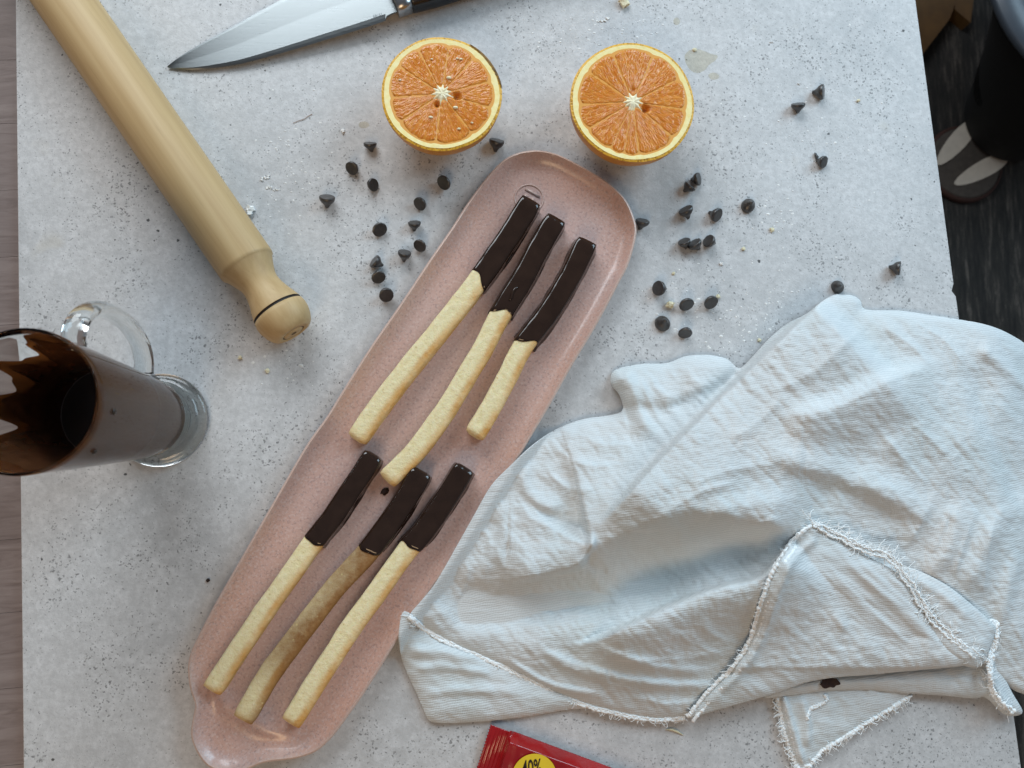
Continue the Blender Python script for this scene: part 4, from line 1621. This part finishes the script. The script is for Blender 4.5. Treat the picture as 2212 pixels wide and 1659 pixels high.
sheet('band', BAND, z_band, 3.5)

LIT = [(1900, 1225), (1940, 1222), (1990, 1236), (2050, 1268), (2105, 1312), (2142, 1346), (2150, 1362), (2138, 1400), (2122, 1435), (2090, 1440), (2040, 1410), (1980, 1340), (1930, 1280)]


def z_lit(u, v, d):
    z = .0150 + .007 * (1 - np.exp(-d / 18.0)) + .001 * vnoise(u * .03, v * .03, 12.0, 3)
    z = z + ridge(u, v, [(1950, 1235), (2040, 1285), (2110, 1350)], .003, 14, 14, (.2, .2))
    return np.maximum(z, z_main(u, v, np.full_like(u, 200.0)) + .0012 + .004 * (1 - np.exp(-d / 10.0)))


sheet('folded_edge', LIT, z_lit, 3.5)

FLAP = [(1757, 1132), (1735, 1146), (1702, 1180), (1668, 1236), (1645, 1300), (1622, 1376), (1585, 1438), (1535, 1487), (1485, 1548), (1545, 1534), (1620, 1513),
        (1690, 1492), (1740, 1474), (1800, 1463), (1880, 1457), (1950, 1450), (2030, 1443), (2088, 1436), (2098, 1420), (2062, 1405), (2030, 1370), (1992, 1310),
        (1955, 1253), (1912, 1222), (1870, 1200), (1838, 1175), (1800, 1158)]


def z_flap(u, v, d):
    cl = np.clip((1560 - v) / 330.0, 0, 1)
    z = .0085 + .0145 * cl ** .8 + .0035 * (1 - np.exp(-d / 14.0))
    z = z + ridge(u, v, [(1770, 1160), (1720, 1200), (1690, 1260), (1668, 1320), (1640, 1390), (1600, 1450), (1540, 1510)], .0030, 8, 9, (.05, .1))
    for k, (p0, p1) in enumerate((((1800, 1190), (2060, 1420)), ((1775, 1220), (2000, 1430)), ((1850, 1230), (2080, 1425)), ((1745, 1270), (1900, 1440)), ((1830, 1190), (2040, 1380)))):
        z = z + ridge(u, v, [p0, p1], .0014, 7, 11, (.25, .25))
    z = z + ridge(u, v, [(1790, 1310), (1820, 1350), (1790, 1400)], .0016, 9, 14, (.3, .3))
    uu = u * .75 + v * .66; vv_ = -u * .66 + v * .75
    z = z + .0010 * np.clip(d / 12, 0, 1) * vnoise(vv_ * .05, uu * .012, 3.3, 3)
    lo = z_main(u, v, np.full_like(u, 200.0)) * np.clip((1500 - v) / 60, .3, 1)
    r2 = ridge(u, v, [(1770, 1160), (1720, 1200), (1690, 1260), (1668, 1320), (1640, 1390), (1600, 1450), (1540, 1510)], .0025, 8, 9, (.05, .1))
    return np.maximum(z, lo + .0028 + .0025 * (1 - np.exp(-d / 12.0)) + r2 + .3 * (z - .02))


flap = sheet('flap', FLAP, z_flap, 3.5)

# hems: twisted raw edges, and threads that fray from them
hem_rng = random.Random(11)


def hem(line, zf, rad=.0009, name='frayed_hem', wob=2.2, double=None):
    pts_ = resample(catmull(line, 8), max(40, len(line) * 26))
    acc = Acc()
    tg = np.gradient(pts_, axis=0); tg /= np.linalg.norm(tg, axis=1)[:, None] + 1e-9
    for off in (double or [0]):
        for strand in range(2):
            ph = hem_rng.uniform(0, 10)
            k = np.arange(len(pts_))
            nz = lambda f, c: np.array([mnoise.noise(Vector((q * f, ph, c))) for q in k])
            w = nz(.10, 0) * wob + nz(.37, 3) * wob * .7 + off + (strand - .5) * 1.6
            uu = pts_[:, 0] - tg[:, 1] * w; vv_ = pts_[:, 1] + tg[:, 0] * w
            z_ = zf(uu, vv_) + .0005 + .0006 * nz(.3, 6)
            rr = rad * .8 * (1 + .75 * nz(.45, 9 + strand))
            acc.add(tube(Pn(uu, vv_, z_), list(np.maximum(rr, .0002)), 6))
    return wobj(name, acc.v, acc.f, M['thread'], cloth)


def fringe(line, zf, count, lmin, lmax, out_dir, name='loose_threads', spread=1.0, rad=.00030):
    pts_ = resample(catmull(line, 8), 200)
    acc = Acc()
    n = 9
    U = np.zeros((count, n)); V = np.zeros((count, n)); DZ = np.zeros((count, n)); RD = np.zeros(count)
    clump = [hem_rng.randrange(len(pts_)) for _ in range(max(4, count // 9))]
    for q in range(count):
        i = max(0, min(len(pts_) - 1, int(hem_rng.gauss(hem_rng.choice(clump), 3)))) if hem_rng.random() < .65 else hem_rng.randrange(len(pts_))
        p = pts_[i]
        an = out_dir + hem_rng.uniform(-spread, spread)
        L = hem_rng.uniform(lmin, lmax)
        curl = hem_rng.uniform(-3.0, 3.0)
        cu_, cv_ = p[0] + hem_rng.uniform(-2, 2), p[1] + hem_rng.uniform(-2, 2)
        dz = hem_rng.uniform(.0003, .0016); RD[q] = rad * hem_rng.uniform(.6, 1.3)
        for k in range(n):
            U[q, k], V[q, k], DZ[q, k] = cu_, cv_, dz
            an += curl / n + hem_rng.uniform(-.4, .4)
            cu_ += math.cos(an) * L / n; cv_ += math.sin(an) * L / n
            dz = max(.0002, dz + hem_rng.uniform(-.0004, .0003))
    Z = np.maximum(zf(U.ravel(), V.ravel()) + DZ.ravel(), .0004)
    W = Pn(U.ravel(), V.ravel(), Z).reshape(count, n, 3)
    for q in range(count):
        acc.add(tube(W[q], [RD[q] * (1 - .4 * k / n) for k in range(n)], 4))
    o = wobj(name, acc.v, acc.f, M['thread'], cloth)
    o['kind'] = 'stuff'
    return o


M['thread'] = simple('cotton_thread', (.90, .92, .92), .9, .05, 900)


def at_fn(fn, extra=0.0, d=8.0):
    return lambda u, v: fn(np.asarray(u, float), np.asarray(v, float), np.full(np.shape(u), d)) + extra


HEM1 = [(882, 1332), (912, 1356), (960, 1387), (1020, 1413), (1100, 1449), (1200, 1500), (1280, 1530), (1350, 1547), (1415, 1557), (1480, 1552)]
hem(HEM1, at_fn(z_main, .0002, 4.0), .0009, double=[0, -4])
HEM2 = [(1757, 1134), (1735, 1148), (1702, 1182), (1668, 1238), (1645, 1302), (1622, 1378), (1585, 1440), (1535, 1489), (1485, 1549)]
hem(HEM2, at_fn(z_flap, .0, 4.0), .0013, double=[1, -14], wob=3.0)
HEM3 = [(1678, 1500), (1692, 1570), (1706, 1617), (1726, 1662), (1742, 1668)]
hem(HEM3, at_fn(z_corner, 0, 4.0), .0012, double=[0, -14], wob=2.5)
HEM4 = [(1742, 1664), (1768, 1630), (1795, 1610), (1835, 1586), (1880, 1557), (1920, 1533), (1968, 1502)]
hem(HEM4, at_fn(z_corner, 0, 4.0), .0013, double=[0], wob=3)
HEM5 = [(1758, 1134), (1800, 1156), (1838, 1174), (1880, 1192), (1920, 1206), (1945, 1235), (1975, 1280), (2005, 1330), (2050, 1375), (2085, 1402), (2110, 1418)]
hem(HEM5, at_fn(z_flap, .0015, 6.0), .0006, double=[-7, 3], wob=5)
HEM6 = [(2104, 1404), (2112, 1370), (2128, 1352), (2147, 1350), (2148, 1378), (2138, 1410), (2136, 1450), (2140, 1490), (2160, 1520), (2188, 1540)]
hem(HEM6, at_fn(z_band, .006, 6.0), .0012, double=[0, -5], wob=4)
HEM7 = [(1742, 1555), (1752, 1530), (1772, 1522), (1785, 1512), (1782, 1500)]
hem(HEM7, at_fn(z_corner, .0015, 6.0), .0011, double=[0], wob=3)
fringe(HEM1, at_fn(z_main, 0, 4.0), 260, 6, 20, math.pi / 2, spread=1.2)
fringe(HEM2, at_fn(z_flap, 0, 4.0), 130, 6, 18, math.pi, spread=1.2)
fringe(HEM5, at_fn(z_flap, .001, 4.0), 420, 14, 46, -.6, spread=1.5)
fringe(HEM6, at_fn(z_band, .006, 4.0), 150, 10, 34, .4, spread=3.0)
fringe(HEM4, at_fn(z_corner, 0, 4.0), 170, 8, 26, .9, spread=1.2)
fringe(HEM3, at_fn(z_corner, 0, 4.0), 150, 8, 24, 2.6, spread=1.2)
fringe([(1722, 1655), (1740, 1668), (1756, 1650)], at_fn(z_corner, 0, 4.0), 60, 10, 34, 1.6, spread=1.2)

# chocolate stain on the band
sv = []
sr = random.Random(4)
NB_ = 40
for k in range(NB_):
    a = 2 * math.pi * k / NB_
    r_ = 1 + .16 * math.sin(3 * a + 1) + .10 * math.sin(7 * a) + sr.uniform(-.06, .06)
    uu, vv_ = 1792 + 20 * r_ * math.cos(a), 1474 + 13 * r_ * math.sin(a)
    sv.append((uu, vv_))
su, sv2, sf, sd2 = region_grid(sv, 2.0)
zz = np.maximum(z_band(su, sv2, np.full_like(su, 16.0)), 0) + .0009
so = wobj('chocolate_stain', Pn(su, sv2, zz), sf, simple('soaked_chocolate', (.030, .010, .005), .5, .4, 500), cloth)
if so.data.polygons[0].normal.z < 0:
    so.data.flip_normals()

# ================================================================== crumbs, flakes, spills
def lump(name, u, v, size, mat, seed, flat=.6, zbase=0.0, stretch=1.0, rot=0.0):
    rs = random.Random(seed)
    bm = bmesh.new()
    bmesh.ops.create_icosphere(bm, subdivisions=2, radius=1)
    c = P(u, v, zbase)
    for vt in bm.verts:
        n_ = mnoise.noise(vt.co * 1.5 + Vector((seed * 5.1, 0, 0))) * .75 + mnoise.noise(vt.co * 3.4 + Vector((seed, 3, 0))) * .40
        q_ = vt.co * (1 + n_) * size
        q_.x *= stretch; q_.z *= flat
        x_ = q_.x * math.cos(rot) - q_.y * math.sin(rot); y_ = q_.x * math.sin(rot) + q_.y * math.cos(rot)
        vt.co = Vector((x_, y_, q_.z))
    zmin = min(vt.co.z for vt in bm.verts)
    for vt in bm.verts:
        vt.co += Vector((c.x, c.y, zbase - zmin * .85))
    return bm_obj(name, bm, mat, smooth=False)


tag(lump('dough_lump', 1446, 659, .0027, M['crumb'], 1, .7), 'pale lump of dough among the chocolate chips above the cloth', 'dough lump')
CR = [(1551, 641, .0015, 'small dough crumb touching a chip above the cloth'), (1455, 591, .0011, 'tiny dough crumb above the chip whose tip points right'),
      (1667, 497, .0016, 'yellowish dough crumb alone, right of the row of three chips'), (1605, 538, .0012, 'dough crumb just right of the row of three chips'),
      (1558, 570, .0012, 'white dough crumb below the row of three chips'),
      (1640, 735, .0013, 'dough crumb close to the upper edge of the cloth'), (1853, 218, .0012, 'oat-like dough crumb right of the pair of chips'),
      (741, 284, .0013, 'white dough crumb left of the chip beside the scarred orange'), (1345, 7, .0036, 'beige piece of dough at the top edge of the board'),
      (541, 455, .0030, 'white flour clump beside the rolling pin barrel'), (1500, 108, .0013, 'white crumb beside the juice spill'),
      (519, 773, .0013, 'yellowish crumb between the mug handle and the rolling pin knob'), (578, 801, .0014, 'white crumb below the rolling pin knob')]
for k, (u, v, s, lab) in enumerate(CR):
    tag(lump('dough_crumb', u, v, s, M['flour' if k in (9, 7, 4) else 'crumb'], 20 + k, .55), lab, 'crumb', 'crumbs on the board')
FLK = [(574, 384, 1.5, .3, 'upper of two large white flour flakes near the rolling pin'), (588, 407, 1.8, -.3, 'lower of two large white flour flakes near the rolling pin'),
       (1303, 44, 2.0, .3, 'long white flour flake above and left of the larger orange half'), (1726, 182, 1.6, -.5, 'white flake above the pair of chips at the right'),
       (1666, 91, 1.8, 0, 'thin white flake near the top right of the board')]
def flake(u, v, size, st, ro, seed):
    """a ragged crust of dried flour: overlapping thin plates grown together"""
    rs = random.Random(seed)
    c = P(u, v, 0); acc = Acc()
    for q in range(9):
        t_ = rs.uniform(-1, 1)
        px, py = t_ * size * st, rs.uniform(-.5, .5) * size
        x_ = c.x + px * math.cos(ro) - py * math.sin(ro); y_ = c.y + px * math.sin(ro) + py * math.cos(ro)
        nn = rs.randint(5, 8); a0 = rs.uniform(0, 6.28); r0 = size * rs.uniform(.25, .62)
        rg = [(x_ + r0 * rs.uniform(.5, 1.25) * math.cos(a0 + 6.283 * k / nn), y_ + r0 * rs.uniform(.5, 1.25) * math.sin(a0 + 6.283 * k / nn)) for k in range(nn)]
        z0 = rs.uniform(.0000, .0003); h_ = rs.uniform(.0002, .0006)
        acc.add(([(a, b_, z0 + .00005) for a, b_ in rg] + [(x_ + (a - x_) * .8, y_ + (b_ - y_) * .8, z0 + h_ + rs.uniform(0, .0002)) for a, b_ in rg] + [(x_, y_, z0 + h_)],
                 [(k, (k + 1) % nn, nn + (k + 1) % nn, nn + k) for k in range(nn)] + [(nn + k, nn + (k + 1) % nn, 2 * nn) for k in range(nn)]))
    return mesh_obj('flour_flake', acc.v, acc.f, M['flour'], smooth=False)


for k, (u, v, st, ro, lab) in enumerate(FLK):
    s = .0019 if k in (0, 1) else .0022 if k == 2 else .0007
    tag(flake(u, v, s, st, ro, 40 + k), lab, 'flour flake', 'dried flour flakes on the board')
tag(lump('chocolate_dot', 450, 1253, .00115, M['choc'], 60, .6), 'tiny round drop of chocolate on the board left of the plate', 'chocolate drop')
pz = P(831, 1062, PFLOOR)
tag(lump('chocolate_fleck', 831, 1062, .0019, M['choc'], 61, .35, PFLOOR, 1.5, .7), 'small broken fleck of chocolate on the plate between the biscuits', 'chocolate fleck')
tag(lump('chocolate_splinter', 1762, 338, .0011, M['chip'], 62, .9, 0, 2.6, 1.9), 'splinter of chocolate leaning on the lone chip at the right', 'chocolate splinter')


def spill(name, pts_uv, label, mat, h=.00025):
    ol = catmull([tuple(P(u, v, 0))[:2] for u, v in pts_uv], 6, True)
    x_, y_, f_, d_ = region_grid(ol, .0006)
    z_ = .00008 + h * (1 - np.exp(-d_ / .0012))
    o = mesh_obj(name, np.stack([x_, y_, z_], -1), f_, mat)
    if o.data.polygons[0].normal.z < 0:
        o.data.flip_normals()
    tag(o, label, 'spill', 'dried juice spills on the board')


def film():
    m = Mat('dried_juice', (.60, .55, .42), .12)
    tr = m.node('ShaderNodeBsdfTransparent'); tr.inputs[0].default_value = (.955, .935, .88, 1)
    mx = m.node('ShaderNodeMixShader'); mx.inputs[0].default_value = .11
    m.l.new(tr.outputs[0], mx.inputs[1]); m.l.new(m.b.outputs[0], mx.inputs[2])
    m.l.new(mx.outputs[0], m.n['Material Output'].inputs[0])
    return m.m


FILM = film()
spill('juice_spill', [(1480, 118), (1495, 106), (1515, 108), (1535, 116), (1550, 120), (1546, 130), (1532, 140), (1522, 152), (1505, 158), (1490, 150), (1481, 135)],
      'large dried juice spill right of the larger orange half', FILM)
spill('juice_spill', [(1531, 160), (1542, 157), (1553, 162), (1551, 170), (1540, 172), (1532, 168)], 'small dried juice spot below the large spill', FILM)
spill('juice_spill', [(776, 266), (786, 262), (796, 266), (797, 273), (786, 277), (776, 274)], 'small dried juice spot left of the scarred orange half', FILM)
spill('juice_spill', [(1455, 42), (1463, 38), (1469, 46), (1464, 54), (1456, 52)], 'faint juice spot near the top edge above the large spill', FILM)

fb = [P(u, v, .0004) for u, v in catmull([(633, 266), (645, 261), (657, 257), (667, 250), (675, 246)], 5)]
o = mesh_obj('fibre', *tube(fb, .00017, 5), simple('brown_fibre', (.30, .18, .12), .7))
tag(o, 'thin brown fibre lying between the rolling pin and the orange', 'fibre')
fb = [P(u, v, .0006) for u, v in catmull([(1438, 1576), (1450, 1576), (1462, 1580), (1476, 1588)], 5)]
o = mesh_obj('dough_shaving', *tube(fb, [.0002 + .0006 * math.sin(math.pi * i / (len(fb) - 1)) for i in range(len(fb))], 6), M['crumb'])
tag(o, 'thin pale shaving below the hem of the cloth', 'shaving')

# dusting of dried flour, too fine to count
acc = Acc()
fr = random.Random(9)
AREAS = [(1440, 1780, 590, 790, 190), (1150, 1420, 10, 110, 90), (560, 700, 235, 480, 70), (1560, 1900, 60, 420, 70), (1640, 1720, 380, 560, 40), (540, 680, 760, 850, 20)]
plp = catmull(PL, 2, True)
for (u0, u1, v0, v1, n_) in AREAS:
    cu_, cv_, su_, sv_ = (u0 + u1) / 2, (v0 + v1) / 2, (u1 - u0) / 3.4, (v1 - v0) / 3.4
    for q in range(n_):
        u = fr.gauss(cu_, su_); v = fr.gauss(cv_, sv_)
        p = P(u, v, 0)
        r_ = fr.uniform(.00022, .00075) * (1.4 if fr.random() < .08 else 1)
        nn = fr.randint(5, 7); a0 = fr.uniform(0, 6.28)
        st = fr.uniform(1, 1.9)
        top = []
        for k in range(nn):
            a = a0 + 2 * math.pi * k / nn
            rr = r_ * fr.uniform(.6, 1.2)
            top.append((p.x + rr * st * math.cos(a), p.y + rr * math.sin(a)))
        h_ = fr.uniform(.00012, .0004)
        vv = [(x_, y_, .00005) for x_, y_ in top] + [(p.x, p.y, h_)]
        acc.add((vv, [(k, (k + 1) % nn, nn) for k in range(nn)]))
o = mesh_obj('flour_dust', acc.v, acc.f, M['flour'], smooth=False)
o['kind'] = 'stuff'; o['label'] = 'fine dried flour scattered on the board'; o['category'] = 'flour'

# ================================================================== beside the table, on the floor
mc = P(2086, 352, FLOOR + .012)
mr = .071
matt = thing('round_mat', 'round grey-brown mat with white petal shapes on the carpet', 'mat', (mc.x, mc.y, FLOOR))
mesh_obj('disc', *lathe([(0, .002), (mr - .006, .002), (mr - .006, .012), (mr - .010, .0135), (0, .0135)], 64), M['mat'], matt)
mesh_obj('rust_edge', *lathe([(mr - .0055, .001), (mr, .001), (mr + .0005, .006), (mr - .002, .012), (mr - .0055, .0128)], 64), M['matrim'], matt)
for (tu, tv_, bu, bv, w) in ((2024, 356, 2106, 262, .0170), (2062, 398, 2176, 338, .0165)):
    t0 = P(tu, tv_, FLOOR + .014) - Vector((mc.x, mc.y, FLOOR)); t1 = P(bu, bv, FLOOR + .014) - Vector((mc.x, mc.y, FLOOR))
    dd = (t1 - t0); dd.z = 0; L = dd.length; dd.normalize(); nn = Vector((-dd.y, dd.x, 0))
    ring = []
    for k in range(40):
        a = 2 * math.pi * k / 40
        s = .5 - .5 * math.cos(a)
        wv = w * math.sin(a) * (.75 + .35 * s)
        q_ = t0 + dd * (s * L) + nn * wv
        ring.append((q_.x, q_.y))
    v, f = prism(ring, .0136, .0152)
    mesh_obj('petal', v, f, M['petal'], matt, smooth=False)

tc_ = P(2163, 268, FLOOR)
tub = thing('tub', 'black tapered tub with a slate-blue rim standing on the carpet', 'tub', (tc_.x, tc_.y, FLOOR))
top_c = P(2428, -80, FLOOR + .32)
lean = Vector((top_c.x - tc_.x, top_c.y - tc_.y))
TOPR, BASER = .195, .082


def tub_shell(rows, mat, name):
    v, f = lathe(rows, 72)
    return mesh_obj(name, [(x_ , y_, z_) for x_, y_, z_ in v], f, mat, tub)


lx = lean.x; ly = lean.y
body = [(0, .016), (BASER - .004, .016), (BASER, .020), (BASER + .02, .10), (BASER + .05, .20), (TOPR - .02, .295), (TOPR - .02, .300), (TOPR - .045, .302), (BASER + .01, .06), (0, .05)]
v, f = lathe(body, 72)
sh = lambda q: (q[0] + lx * (q[2] / .32) ** 1.2, q[1] + ly * (q[2] / .32) ** 1.2, q[2]) if q[2] > 0 else q
mesh_obj('body', [sh(q) for q in v], f, M['pad'], tub)
rimp = [(TOPR - .022, .296), (TOPR - .002, .298), (TOPR + .002, .304), (TOPR - .002, .312), (TOPR - .045, .318), (TOPR - .052, .314), (TOPR - .050, .303), (TOPR - .030, .298)]
v, f = lathe(rimp, 72, close=True)
mesh_obj('rim', [sh(q) for q in v], f, M['slate'], tub)

wf = thing('wooden_foot', 'amber wooden foot of a stool on the carpet at the top right', 'stool foot', P(2035, 20, FLOOR))
for poly in ([(1950, -30), (2072, -30), (2062, 12), (2052, 40), (2020, 82), (1985, 128), (1960, 130)], [(2064, -30), (2110, -30), (2100, 46), (2066, 18)]):
    pts_ = [P(u, v, FLOOR + .03) for u, v in poly]
    v, f = prism([(p.x - wf.location.x, p.y - wf.location.y) for p in pts_], .001, .030 if len(poly) > 4 else .026)
    mesh_obj('beam', v, f, M['amber'], wf, smooth=False)
